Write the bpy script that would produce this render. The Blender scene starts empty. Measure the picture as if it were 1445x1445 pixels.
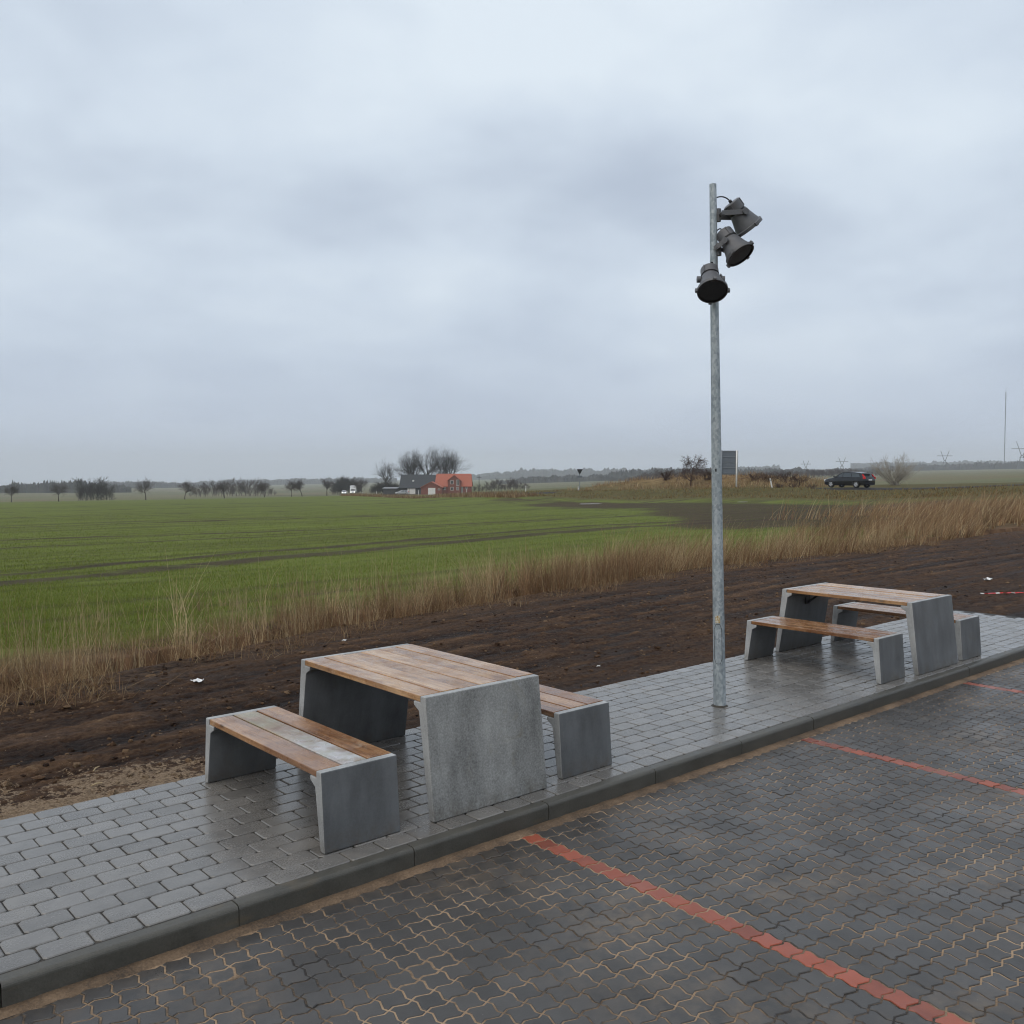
import bpy, math, random
import numpy as np
from mathutils import Vector, Matrix

random.seed(7)
RNG = np.random.default_rng(11)
sc = bpy.context.scene
COL = sc.collection

# ------------------------------------------------------------------ camera
F = 1312.6            # focal length in photo pixels (photo is 1445 px wide)
YAW, PITCH, H = math.radians(41.32), math.radians(2.567), 2.031
cam_d = bpy.data.cameras.new("camera"); cam = bpy.data.objects.new("camera", cam_d); COL.objects.link(cam)
cam.location = (0, 0, H); cam.rotation_euler = (math.pi/2-PITCH, 0, -YAW)
cam_d.sensor_width = 36; cam_d.sensor_fit = 'HORIZONTAL'; cam_d.lens = F/1445*36
cam_d.clip_start = 0.05; cam_d.clip_end = 20000
sc.camera = cam
sc.render.resolution_x = sc.render.resolution_y = 1024
sc.cycles.use_denoising = True
sc.cycles.max_bounces = 6; sc.cycles.diffuse_bounces = 3; sc.cycles.glossy_bounces = 3
sc.cycles.transmission_bounces = 2; sc.cycles.volume_bounces = 2; sc.cycles.adaptive_threshold = .02; sc.cycles.transparent_max_bounces = 8
sc.cycles.filter_width = 1.1; sc.cycles.caustics_reflective = False; sc.cycles.caustics_refractive = False
sc.view_settings.view_transform = 'Standard'; sc.view_settings.look = 'None'
sc.view_settings.exposure = 0.12; sc.view_settings.gamma = 1.0

# ------------------------------------------------------------------ node helper
class NT:
    def __init__(s, tree):
        s.t = tree; s.t.nodes.clear()
    def n(s, typ, **kw):
        nd = s.t.nodes.new(typ)
        ins = kw.pop('ins', {})
        for k, v in kw.items(): setattr(nd, k, v)
        for k, v in ins.items(): s.set(nd.inputs[k], v)
        return nd
    def set(s, sock, v):
        if hasattr(v, 'is_output'): s.t.links.new(v, sock)
        elif v is not None:
            if isinstance(v, (tuple, list)) and len(v) == 3 and sock.type == 'RGBA': v = (*v, 1)
            sock.default_value = v
    def math(s, op, a, b=None, c=None, clamp=False):
        nd = s.n('ShaderNodeMath', operation=op, use_clamp=clamp)
        s.set(nd.inputs[0], a)
        if b is not None: s.set(nd.inputs[1], b)
        if c is not None: s.set(nd.inputs[2], c)
        return nd.outputs[0]
    def vmath(s, op, a, b=None):
        nd = s.n('ShaderNodeVectorMath', operation=op); s.set(nd.inputs[0], a)
        if b is not None: s.set(nd.inputs[1], b)
        return nd.outputs[0]
    def noise(s, vec, scale=5, detail=4, rough=.55, dist=0.0):
        nd = s.n('ShaderNodeTexNoise'); s.set(nd.inputs['Vector'], vec)
        nd.inputs['Scale'].default_value = scale; nd.inputs['Detail'].default_value = detail
        nd.inputs['Roughness'].default_value = rough; nd.inputs['Distortion'].default_value = dist
        return nd.outputs['Fac']
    def vor(s, vec, scale=5, feature='F1', out='Distance'):
        nd = s.n('ShaderNodeTexVoronoi', feature=feature); s.set(nd.inputs['Vector'], vec)
        nd.inputs['Scale'].default_value = scale
        return nd.outputs[out]
    def ramp(s, fac, stops, interp='LINEAR'):
        nd = s.n('ShaderNodeValToRGB'); s.set(nd.inputs[0], fac)
        cr = nd.color_ramp; cr.interpolation = interp
        while len(cr.elements) < len(stops): cr.elements.new(.5)
        for e, (p, c) in zip(cr.elements, stops):
            e.position = p
            e.color = (c, c, c, 1) if not isinstance(c, (tuple, list)) else (*c, 1)
        return nd.outputs[0]
    def mix(s, fac, a, b, blend='MIX'):
        nd = s.n('ShaderNodeMix', data_type='RGBA', blend_type=blend)
        s.set(nd.inputs[0], fac); s.set(nd.inputs[6], a); s.set(nd.inputs[7], b)
        return nd.outputs[2]
    def mapr(s, v, a, b, c=0.0, d=1.0):
        nd = s.n('ShaderNodeMapRange'); s.set(nd.inputs[0], v)
        for i, q in enumerate((a, b, c, d)): s.set(nd.inputs[i+1], q)
        return nd.outputs[0]
    def scale(s, vec, xyz, loc=(0, 0, 0), rot=(0, 0, 0)):
        nd = s.n('ShaderNodeMapping'); s.set(nd.inputs[0], vec)
        nd.inputs['Scale'].default_value = xyz; nd.inputs['Location'].default_value = loc; nd.inputs['Rotation'].default_value = rot
        return nd.outputs[0]
    def obj(s): return s.n('ShaderNodeTexCoord').outputs['Object']
    def rnd(s): return s.n('ShaderNodeObjectInfo').outputs['Random']
    def attr(s, name, out='Fac'): return s.n('ShaderNodeAttribute', attribute_name=name).outputs[out]
    def bump(s, h, strength=.3, dist=.01):
        nd = s.n('ShaderNodeBump'); s.set(nd.inputs['Height'], h)
        nd.inputs['Strength'].default_value = strength; nd.inputs['Distance'].default_value = dist
        return nd.outputs[0]
    def out(s, color, rough=.6, normal=None, metal=0.0, spec=.5, **kw):
        p = s.n('ShaderNodeBsdfPrincipled')
        s.set(p.inputs['Base Color'], color); s.set(p.inputs['Roughness'], rough); s.set(p.inputs['Metallic'], metal)
        s.set(p.inputs['Specular IOR Level'], spec)
        if normal is not None: s.set(p.inputs['Normal'], normal)
        for k, v in kw.items(): s.set(p.inputs[k], v)
        o = s.n('ShaderNodeOutputMaterial'); s.t.links.new(p.outputs[0], o.inputs[0])
        return p

MATS = {}
def mat(name, fn):
    m = bpy.data.materials.new(name); m.use_nodes = True
    fn(NT(m.node_tree)); MATS[name] = m; return m

# ------------------------------------------------------------------ world: overcast sky
SUN_EL, SUN_AZ = math.radians(52), math.radians(-100)      # soft light from the left, high behind cloud
w = bpy.data.worlds.new("World"); sc.world = w; w.use_nodes = True
W = NT(w.node_tree)
sky = W.n('ShaderNodeTexSky', sky_type='NISHITA', sun_disc=False)
sky.sun_elevation = SUN_EL; sky.sun_rotation = SUN_AZ; sky.air_density = 1.5; sky.dust_density = 3.0
bg1 = W.n('ShaderNodeBackground', ins={'Color': sky.outputs[0], 'Strength': .09})
dirv = W.n('ShaderNodeTexCoord').outputs['Generated']
sep = W.n('ShaderNodeSeparateXYZ'); W.set(sep.inputs[0], dirv)
zc = W.math('MAXIMUM', sep.outputs[2], 0.0)
den = W.math('ADD', zc, .23)
comb = W.n('ShaderNodeCombineXYZ')
W.set(comb.inputs[0], W.math('DIVIDE', sep.outputs[0], den)); W.set(comb.inputs[1], W.math('DIVIDE', sep.outputs[1], den)); W.set(comb.inputs[2], 3.7)
cv = W.scale(comb.outputs[0], (1, 1, 1), (2.3, 0.4, 0))
n1 = W.noise(cv, 1.15, 4, .48, .2)
n2 = W.noise(cv, 2.8, 5, .55, .2)
nn = W.math('ADD', W.math('MULTIPLY', n1, .8), W.math('MULTIPLY', n2, .2))
cl = W.ramp(nn, [(.37, (.415, .478, .578)), (.46, (.486, .554, .650)), (.54, (.568, .642, .732)), (.65, (.665, .738, .808))])
hz = W.math('POWER', W.mapr(sep.outputs[2], 0.0, .30, 1, 0), 1.6)
cl = W.mix(hz, cl, (.445, .520, .650))
bg2 = W.n('ShaderNodeBackground', ins={'Color': cl, 'Strength': 1.12})
mx = W.n('ShaderNodeMixShader', ins={0: .93}); W.t.links.new(bg1.outputs[0], mx.inputs[1]); W.t.links.new(bg2.outputs[0], mx.inputs[2])
wo = W.n('ShaderNodeOutputWorld'); W.t.links.new(mx.outputs[0], wo.inputs[0])

sun_d = bpy.data.lights.new("sun", 'SUN'); sun_d.energy = 1.5; sun_d.angle = math.radians(75); sun_d.color = (1, .88, .73)
sun = bpy.data.objects.new("sun", sun_d); COL.objects.link(sun)
sv = Vector((math.sin(SUN_AZ)*math.cos(SUN_EL), math.cos(SUN_AZ)*math.cos(SUN_EL), math.sin(SUN_EL)))
sun.rotation_euler = sv.to_track_quat('Z', 'Y').to_euler(); sun.location = (0, 0, 60)

# ------------------------------------------------------------------ geometry of the view (pixel -> place)
RV = np.array([math.cos(YAW), -math.sin(YAW), 0.0])          # right, horizontal
FV = np.array([math.sin(YAW), math.cos(YAW), 0.0])           # forward, horizontal
DV = FV*math.cos(PITCH) - np.array([0, 0, math.sin(PITCH)])
UV_ = np.cross(RV, DV)
C0 = np.array([0, 0, H])
def ray(px, py): return DV + RV*(px-722.5)/F - UV_*(py-722.5)/F
def at_depth(px, py, v):                                       # point on the pixel's ray at horizontal forward distance v
    q = ray(px, py); return C0 + q*(v/(q@FV))
def on_plane(px, py, z=0.0):
    q = ray(px, py); return C0 + q*((z-H)/q[2])
def project(P):
    P = np.atleast_2d(P) - C0; z = P@DV
    return 722.5+F*(P@RV)/z, 722.5-F*(P@UV_)/z, z

# ------------------------------------------------------------------ numpy noise
def _h(ix, iy, seed):
    n = (ix.astype(np.int64)*374761393 + iy.astype(np.int64)*668265263 + seed*1442695041) & 0x7fffffff
    n = ((n ^ (n >> 13))*1274126177) & 0x7fffffff
    return ((n ^ (n >> 16)) & 0xffff)/65535.0
def vnoise(x, y, seed=0):
    ix, iy = np.floor(x), np.floor(y); fx, fy = x-ix, y-iy
    fx = fx*fx*fx*(fx*(fx*6-15)+10); fy = fy*fy*fy*(fy*(fy*6-15)+10)
    a, b = _h(ix, iy, seed), _h(ix+1, iy, seed); c, d = _h(ix, iy+1, seed), _h(ix+1, iy+1, seed)
    return (a+(b-a)*fx)*(1-fy) + (c+(d-c)*fx)*fy
def fbm(x, y, oct=4, seed=0, gain=.5):
    s, a, t = 0, 1, 0
    for o in range(oct):
        s = s + a*vnoise(x*2**o+17.3*o, y*2**o-9.1*o, seed+o); t += a; a *= gain
    return s/t
def sstep(a, b, x):
    t = np.clip((x-a)/(b-a), 0, 1); return t*t*(3-2*t)

# ------------------------------------------------------------------ terrain height from control points
HZ = 722.5 - F*math.tan(PITCH)
cps = []
for px in (-400, 0, 400, 800, 1200, 1800):
    for v in (4, 7, 10, 13): cps.append((px, v, 0.0))
def plane_e(px): return .0158*(px-722)/F - .0190
for px in (-400, 0, 300, 600):
    for v, k in ((20, .45), (32, .62), (60, .80), (120, .93), (200, .97), (300, 1.0)): cps.append((px, v, plane_e(px)*k))
for px in (800, 950):
    for v, k in ((20, .3), (40, .55), (65, .7)): cps.append((px, v, plane_e(px)*k))
def ce(px, py, v): cps.append((px, v, H/v-(py-HZ)/F))
for q in [(1200, 775, 25), (1200, 730, 45), (1445, 752, 30), (1445, 715, 55), (1200, 705, 79), (1200, 688.5, 91), (1200, 688.5, 96), (1445, 697, 72), (1445, 684, 84), (1445, 684, 89),
          (1040, 705, 84), (1040, 690.5, 99), (1040, 690.5, 104), (900, 705.5, 97), (900, 692.5, 110), (900, 692, 116), (820, 704, 106), (820, 693.5, 120), (820, 693, 127),
          (742, 703, 120), (742, 695.5, 138), (742, 695, 146), (658, 698.5, 187), (658, 698, 197), (532, 699, 262), (590, 697.5, 340), (497, 698.5, 375), (640, 697, 345),
          (0, 701, 600), (0, 693, 1200), (0, 687, 3000), (0, 686, 7000), (-400, 704, 600), (-400, 690, 7000), (400, 697, 600), (400, 690, 1200), (400, 683, 3000),
          (722, 691, 300), (722, 689, 600), (722, 682, 1200), (722, 675, 3000), (722, 674, 7000), (900, 686, 300), (1040, 683, 300), (1040, 676, 700), (1040, 668, 3000),
          (1200, 686, 150), (1200, 680, 300), (1200, 674, 600), (1200, 668, 1200), (1200, 661, 3000),
          (1445, 682, 150), (1445, 672, 300), (1445, 667, 600), (1445, 663, 1200), (1445, 659, 3000), (1445, 658, 7000), (1800, 650, 7000), (1800, 668, 300), (1800, 680, 90)]: ce(*q)
cps = np.array(cps)
def _feat(px, v): return np.stack([np.clip(px, -500, 1900)/330.0, np.log(v)*1.6], -1)
def _tps(d2): return .5*d2*np.log(d2+1e-9)
_P = _feat(cps[:, 0], cps[:, 1])
_K = _tps(((_P[:, None]-_P[None])**2).sum(-1)) + np.eye(len(_P))*.02
_Q = np.c_[np.ones(len(_P)), _P]
_A = np.block([[_K, _Q], [_Q.T, np.zeros((3, 3))]])
_S = np.linalg.solve(_A, np.r_[cps[:, 2], 0, 0, 0])
# low dry-grass bank on the far side of the road
BANK = np.array([(780, 0), (815, .1), (850, .55), (900, 1.05), (950, 1.3), (1010, 1.45), (1070, 1.4), (1120, 1.1), (1165, .6), (1200, .25), (1230, 0)], float)
ROADV = np.array([(497, 375), (532, 262), (590, 226), (658, 187), (742, 139), (820, 121), (900, 111), (1040, 101), (1200, 92.5), (1445, 85), (1700, 80)], float)
def gz(x, y):
    x = np.asarray(x, float); y = np.asarray(y, float); shp = np.broadcast(x, y).shape
    x = np.broadcast_to(x, shp).ravel(); y = np.broadcast_to(y, shp).ravel()
    u = x*RV[0]+y*RV[1]; v = x*FV[0]+y*FV[1]
    r = np.hypot(u, v); ang = np.clip(np.arctan2(u, np.where(np.abs(v) < 1e-9, 1e-9, v)), -.75, .75)
    px = 722.5+F*np.tan(ang); ve = np.maximum(r*np.cos(ang), 4.0)
    out = np.empty(len(x))
    for i in range(0, len(x), 20000):
        f = _feat(px[i:i+20000], np.minimum(ve[i:i+20000], 7000)); d2 = ((f[:, None]-_P[None])**2).sum(-1)
        e = _tps(d2)@_S[:-3] + np.c_[np.ones(len(f)), f]@_S[-3:]
        out[i:i+20000] = e
    z = out*ve*sstep(6, 12, ve)
    b = np.interp(px, BANK[:, 0], BANK[:, 1], 0, 0); rv = np.interp(px, ROADV[:, 0], ROADV[:, 1])
    z = z + b*np.exp(-((ve-rv-15)/6.5)**2)
    sh_ = np.interp(px, [560, 640, 742, 900, 1120, 1160, 1185, 1215, 1260, 1445], [.1, .25, .42, .45, .42, .25, .0, .0, .16, .2])
    z = z + sh_*np.exp(-((ve-rv+6.0)/2.4)**2)
    return z.reshape(shp)
def place(px, v):
    """spot on the ground at the bearing of photo column px and forward distance v"""
    p = at_depth(px, HZ, v); return Vector((p[0], p[1], float(gz(p[0], p[1]))))

# ------------------------------------------------------------------ object helpers
def link(o, parent=None):
    COL.objects.link(o)
    if parent is not None: o.parent = parent
    return o
def mesh_data(name, verts, faces, m=None, smooth=False):
    me = bpy.data.meshes.new(name)
    if isinstance(verts, np.ndarray) and isinstance(faces, np.ndarray):
        n, k = faces.shape
        me.vertices.add(len(verts)); me.vertices.foreach_set('co', np.ascontiguousarray(verts, np.float32).ravel())
        me.loops.add(n*k); me.loops.foreach_set('vertex_index', faces.astype(np.int32).ravel())
        me.polygons.add(n); me.polygons.foreach_set('loop_start', np.arange(0, n*k, k, dtype=np.int32)); me.polygons.foreach_set('loop_total', np.full(n, k, np.int32))
        me.update(calc_edges=True)
    else:
        me.from_pydata([tuple(v) for v in verts], [], [tuple(f) for f in faces]); me.update()
    if m is not None: me.materials.append(m)
    me.polygons.foreach_set('use_smooth', np.full(len(me.polygons), bool(smooth)))
    return me
def mobj(name, verts, faces, m=None, parent=None, smooth=False):
    return link(bpy.data.objects.new(name, mesh_data(name, verts, faces, m, smooth)), parent)
def empty(name, loc=(0, 0, 0), rz=0.0):
    o = bpy.data.objects.new(name, None); o.empty_display_size = .2; o.location = loc; o.rotation_euler = (0, 0, rz); return link(o)
def tag(o, label=None, cat=None, group=None, kind=None):
    if label: o['label'] = label
    if cat: o['category'] = cat
    if group: o['group'] = group
    if kind: o['kind'] = kind
    return o
def fattr(me, name, vals):
    a = me.attributes.new(name, 'FLOAT', 'POINT'); a.data.foreach_set('value', np.asarray(vals, np.float32))
def cattr(me, name, vals):
    a = me.attributes.new(name, 'FLOAT_COLOR', 'POINT'); v = np.c_[vals, np.ones(len(vals))].astype(np.float32); a.data.foreach_set('color', v.ravel())

class MB:
    def __init__(s): s.v = []; s.f = []
    def add(s, v, f):
        b = len(s.v); s.v += [tuple(map(float, q)) for q in v]; s.f += [tuple(b+i for i in q) for q in f]; return s
    def box(s, x0, x1, y0, y1, z0, z1, c=0.0):
        if c <= 0:
            v = [(x, y, z) for z in (z0, z1) for x, y in ((x0, y0), (x1, y0), (x1, y1), (x0, y1))]
            return s.add(v, [(3, 2, 1, 0), (4, 5, 6, 7), (0, 1, 5, 4), (1, 2, 6, 5), (2, 3, 7, 6), (3, 0, 4, 7)])
        return s.prism([(x0, y0), (x1, y0), (x1, y1), (x0, y1)], z0, z1, c, both=True)
    def prism(s, poly, z0, z1, c=0.0, both=False):
        """upright prism on a ccw polygon, upper (and lower) rim chamfered by c"""
        p = np.array(poly, float); n = len(p)
        a = p-np.roll(p, 1, 0); b = np.roll(p, -1, 0)-p
        na = np.c_[-a[:, 1], a[:, 0]]/np.linalg.norm(a, axis=1)[:, None]; nb = np.c_[-b[:, 1], b[:, 0]]/np.linalg.norm(b, axis=1)[:, None]
        m = na+nb; m /= np.maximum((m*na).sum(1), .35)[:, None]
        rings = []
        if both and c: rings.append((p+m*c, z0))
        rings.append((p, z0+(c if both else 0)))
        if c: rings.append((p, z1-c)); rings.append((p+m*c, z1))
        else: rings.append((p, z1))
        v = []; f = []
        for q, z in rings: v += [(x, y, z) for x, y in q]
        for k in range(len(rings)-1):
            for i in range(n):
                j = (i+1) % n; f.append((k*n+i, k*n+j, (k+1)*n+j, (k+1)*n+i))
        f.append(tuple(range((len(rings)-1)*n, len(rings)*n))); f.append(tuple(reversed(range(n))))
        return s.add(v, f)
    def tube(s, pts, rad, n=8, cap=True):
        pts = [np.array(p, float) for p in pts]
        if not hasattr(rad, '__len__'): rad = [rad]*len(pts)
        v = []; f = []; prev = None
        for i, p in enumerate(pts):
            t = pts[min(i+1, len(pts)-1)]-pts[max(i-1, 0)]; t = t/(np.linalg.norm(t)+1e-12)
            if prev is None:
                a = np.array([0, 0, 1.]) if abs(t[2]) < .9 else np.array([1., 0, 0]); e1 = np.cross(a, t)
            else: e1 = prev-t*(prev@t)
            e1 /= np.linalg.norm(e1)+1e-12; prev = e1; e2 = np.cross(t, e1)
            for k in range(n):
                an = 2*math.pi*k/n; v.append(p+rad[i]*(math.cos(an)*e1+math.sin(an)*e2))
        for i in range(len(pts)-1):
            for k in range(n):
                j = (k+1) % n; f.append((i*n+k, i*n+j, (i+1)*n+j, (i+1)*n+k))
        if cap: f.append(tuple(reversed(range(n)))); f.append(tuple(range((len(pts)-1)*n, len(pts)*n)))
        return s.add(v, f)
    def lathe(s, prof, n=24, cap0=False, cap1=False):
        v = []; f = []
        for r, z in prof:
            for k in range(n): a = 2*math.pi*k/n; v.append((r*math.cos(a), r*math.sin(a), z))
        for i in range(len(prof)-1):
            for k in range(n):
                j = (k+1) % n; f.append((i*n+k, i*n+j, (i+1)*n+j, (i+1)*n+k))
        if cap0: f.append(tuple(reversed(range(n))))
        if cap1: f.append(tuple(range((len(prof)-1)*n, len(prof)*n)))
        return s.add(v, f)
    def extrude(s, poly, axis, a0, a1):
        """polygon in the plane across `axis`, extruded from a0 to a1 (axis 'x': poly is (y,z); 'y': poly is (x,z))"""
        n = len(poly)
        P = (lambda q, t: (t, q[0], q[1])) if axis == 'x' else (lambda q, t: (q[0], t, q[1]))
        v = [P(q, a0) for q in poly]+[P(q, a1) for q in poly]
        f = [(i, (i+1) % n, n+(i+1) % n, n+i) for i in range(n)]+[tuple(reversed(range(n))), tuple(range(n, 2*n))]
        return s.add(v, f)
    def xf(s, M):
        s.v = [tuple(M@Vector(q)) for q in s.v]; return s
    def build(s, name, m, parent=None, smooth=False, bevel=0.0, angle=None):
        o = mobj(name, s.v, s.f, m, parent, smooth)
        me = o.data
        if len(me.polygons) < 6000:
            import bmesh
            b = bmesh.new(); b.from_mesh(me); bmesh.ops.recalc_face_normals(b, faces=b.faces); b.to_mesh(me); b.free()
        if bevel:
            md = o.modifiers.new('bevel', 'BEVEL'); md.width = bevel; md.segments = 2; md.limit_method = 'ANGLE'
        if angle:
            me.polygons.foreach_set('use_smooth', np.ones(len(me.polygons), bool))
            me.set_sharp_from_angle(angle=math.radians(angle))
        return o

# ------------------------------------------------------------------ materials
def _concrete(base, mott, speck=.0, rough=.55):
    def f(n):
        o = n.vmath('ADD', n.obj(), n.vmath('SCALE', n.n('ShaderNodeCombineXYZ', ins={0: n.rnd(), 1: n.rnd(), 2: n.rnd()}).outputs[0]))
        a = n.noise(o, 3.0, 5, .6); b = n.noise(o, 85, 4, .7); c = n.noise(n.scale(o, (1, 1, .25)), 9, 4, .6)
        k = n.math('ADD', n.math('MULTIPLY', n.math('SUBTRACT', a, .5), mott), n.math('MULTIPLY', n.math('SUBTRACT', b, .5), speck))
        k = n.math('ADD', k, n.math('MULTIPLY', n.math('SUBTRACT', c, .5), mott*1.1))
        col = n.mix(n.math('ADD', k, .5, clamp=True), tuple(x*.45 for x in base), tuple(x*1.55 for x in base))
        st = n.ramp(n.noise(o, 5.5, 4, .6, .6), [(.60, 0.0), (.72, 1.0)])
        col = n.mix(n.math('MULTIPLY', st, .35), col, (base[0]*.9, base[1]*.78, base[2]*.55))
        zz = n.n('ShaderNodeSeparateXYZ', ins={0: n.obj()}).outputs[2]
        spl = n.math('MULTIPLY', n.mapr(zz, .0, .13, 1, 0), n.ramp(n.noise(o, 12, 5, .7), [(.40, 0.0), (.62, 1.0)]))
        col = n.mix(n.math('MULTIPLY', spl, .65), col, (.075, .058, .038))
        pin = n.ramp(n.vor(o, 55), [(.0, 1.0), (.13, 0.0)])
        col = n.mix(n.math('MULTIPLY', n.math('MULTIPLY', pin, n.ramp(n.noise(o, 4, 2), [(.52, 0.0), (.6, 1.0)])), .6), col, (.05, .05, .05))
        n.out(col, n.mapr(a, .3, .7, rough-.12, rough+.12), n.bump(n.math('ADD', b, n.math('MULTIPLY', a, .5)), .25, .004))
    return f
mat('concrete_smooth', _concrete((.120, .127, .132), .85, .40, .45))
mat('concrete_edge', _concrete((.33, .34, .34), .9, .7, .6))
mat('concrete_rough', _concrete((.245, .25, .242), .95, 1.5, .6))

def _wood(c1, c2, c3, pale=0.0):
    def f(n):
        r = n.rnd(); off = n.n('ShaderNodeCombineXYZ', ins={0: n.math('MULTIPLY', r, 37.0), 1: n.math('MULTIPLY', r, 91.0), 2: n.math('MULTIPLY', r, 53.0)}).outputs[0]
        o0 = n.obj(); o = n.vmath('ADD', o0, off)
        g = n.noise(n.scale(o, (38, 1.3, 38)), 1.0, 5, .65, .4); g2 = n.noise(n.scale(o, (120, 5, 120)), 1.0, 3, .6); l = n.noise(n.scale(o, (5, 1.2, 5)), 1.0, 3, .6)
        k = n.math('ADD', n.math('MULTIPLY', g, .55), n.math('MULTIPLY', l, .45))
        col = n.ramp(k, [(.30, c1), (.48, c2), (.68, c3)])
        col = n.mix(.55, col, n.ramp(g2, [(.3, (.35, .35, .35)), (.65, (1, 1, 1))]), 'MULTIPLY')
        kn = n.ramp(n.vor(n.scale(o, (7, 2.6, 7)), 1.0), [(.04, 1.0), (.13, 0.0)])
        col = n.mix(n.math('MULTIPLY', kn, .75), col, (.045, .022, .014))
        wet = n.ramp(n.noise(n.scale(o, (6, 2.2, 6)), 1.0, 4, .6), [(.46, 0.0), (.54, 1.0)])
        st2 = n.ramp(n.noise(n.scale(o, (9, 4.5, 9)), 1.3, 5, .7, .8), [(.50, 0.0), (.60, 1.0)])
        col = n.mix(n.math('MULTIPLY', st2, .45), col, n.mix(1.0, col, (.52, .34, .22), 'MULTIPLY'))
        pl = n.ramp(n.noise(n.scale(o, (7, 3, 7)), 1.1, 5, .7, .5), [(.56, 0.0), (.66, 1.0)])
        col = n.mix(n.math('MULTIPLY', pl, .32), col, (.52, .44, .34))
        col = n.mix(n.math('MULTIPLY', wet, .55), col, n.mix(1.0, col, (.50, .36, .26), 'MULTIPLY'))
        hue = n.mapr(r, 0, 1, .0, .35)
        col = n.mix(1.0, col, n.n('ShaderNodeCombineColor', ins={0: n.mapr(r, 0, 1, .78, 1.15), 1: n.mapr(r, 0, 1, .74, 1.15), 2: n.mapr(r, 0, 1, .68, 1.18)}).outputs[0], 'MULTIPLY')
        col = n.mix(hue, col, n.mix(.6, col, (.37, .29, .21)))
        if pale:
            y = n.n('ShaderNodeSeparateXYZ', ins={0: o0}).outputs[1]
            m = n.math('MULTIPLY', n.mapr(n.math('ADD', y, n.math('MULTIPLY', n.math('SUBTRACT', n.noise(o, 9, 4, .7), .5), .5)), .55, .85, 1, 0), n.ramp(n.noise(o, 6, 4, .6), [(.30, .25), (.58, 1.0)]))
            col = n.mix(n.math('MULTIPLY', m, pale), col, n.ramp(n.noise(o, 9, 4, .6), [(.35, (.42, .45, .40)), (.6, (.60, .64, .70))]))
            m2 = n.math('MULTIPLY', n.mapr(y, .60, .9, 0, 1), n.ramp(n.noise(o, 5, 3), [(.4, 0.0), (.6, .5)]))
            col = n.mix(m2, col, (.26, .27, .17))
        n.out(col, n.mapr(n.noise(o, 7, 3), .35, .65, .12, .36), n.bump(n.math('ADD', g, n.math('MULTIPLY', g2, .5)), .35, .003), spec=.5)
    return f
mat('wood_bench', _wood((.11, .044, .017), (.33, .160, .066), (.52, .31, .155)))
mat('wood_table', _wood((.16, .072, .028), (.44, .245, .110), (.66, .45, .25)))
mat('wood_bleached', _wood((.17, .09, .05), (.32, .21, .13), (.42, .32, .22), pale=.8))
mat('black_steel', lambda n: n.out((.012, .012, .013), n.mapr(n.noise(n.obj(), 30), .3, .7, .4, .6)))

def _paver(base, var, rough, edge=(.20, .145, .09), dirt=.35, bmp=.14):
    def f(n):
        g = n.n('ShaderNodeNewGeometry').outputs['Position']; r = n.attr('rnd')
        a = n.noise(g, 9, 5, .65); b = n.noise(g, 90, 3, .65); c = n.noise(g, 1.1, 4, .55)
        k = n.math('ADD', n.math('MULTIPLY', n.math('SUBTRACT', r, .5), var), n.math('MULTIPLY', n.math('SUBTRACT', a, .5), .9))
        k = n.math('ADD', k, n.math('MULTIPLY', n.math('SUBTRACT', b, .5), .5))
        col = n.mix(n.math('ADD', k, .5, clamp=True), tuple(x*.6 for x in base), tuple(x*1.4 for x in base))
        d = n.math('MULTIPLY', n.ramp(c, [(.5, 0.0), (.68, 1.0)]), n.ramp(a, [(.4, 0.0), (.65, 1.0)]))
        col = n.mix(n.math('MULTIPLY', d, dirt), col, edge)
        sp = n.ramp(n.vor(g, 26), [(0.0, 1.0), (.07, 0.0)])
        col = n.mix(n.math('MULTIPLY', n.math('MULTIPLY', sp, n.ramp(n.noise(g, 13, 2), [(.55, 0.0), (.62, 1.0)])), .7), col, (.36, .34, .30))
        ro = n.math('ADD', n.mapr(n.noise(g, 2.6, 4, .6), .32, .68, rough[0], rough[1]), n.math('MULTIPLY', n.math('SUBTRACT', b, .5), .25))
        n.out(col, ro, n.bump(b, bmp*1.6, .0025), spec=.5)
    return f
mat('brick_grey', _paver((.158, .153, .145), .40, (.17, .34), dirt=.14, bmp=.06))
mat('paver_dark', _paver((.050, .0465, .0435), .60, (.30, .50), dirt=.42))
mat('paver_red', _paver((.245, .062, .034), .7, (.32, .55), dirt=.16))
def _sand(n):
    g = n.n('ShaderNodeNewGeometry').outputs['Position']
    a = n.noise(g, 1.6, 5, .65); b = n.noise(g, 60, 3, .7); s = n.math('ADD', n.math('MULTIPLY', a, .82), n.math('MULTIPLY', b, .18))
    col = n.ramp(s, [(.40, (.022, .018, .015)), (.46, (.12, .082, .050)), (.54, (.27, .185, .112)), (.68, (.38, .275, .175))])
    n.out(col, .75, n.bump(b, .5, .006))
mat('joint_sand', _sand)
def _dirtjoint(n):
    g = n.n('ShaderNodeNewGeometry').outputs['Position']; a = n.noise(g, 3, 4, .6); b = n.noise(g, 70, 3, .7)
    n.out(n.ramp(n.math('ADD', n.math('MULTIPLY', a, .6), n.math('MULTIPLY', b, .4)), [(.4, (.012, .011, .010)), (.58, (.045, .038, .028)), (.7, (.17, .14, .09))]), .7)
mat('joint_dirt', _dirtjoint)
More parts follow.
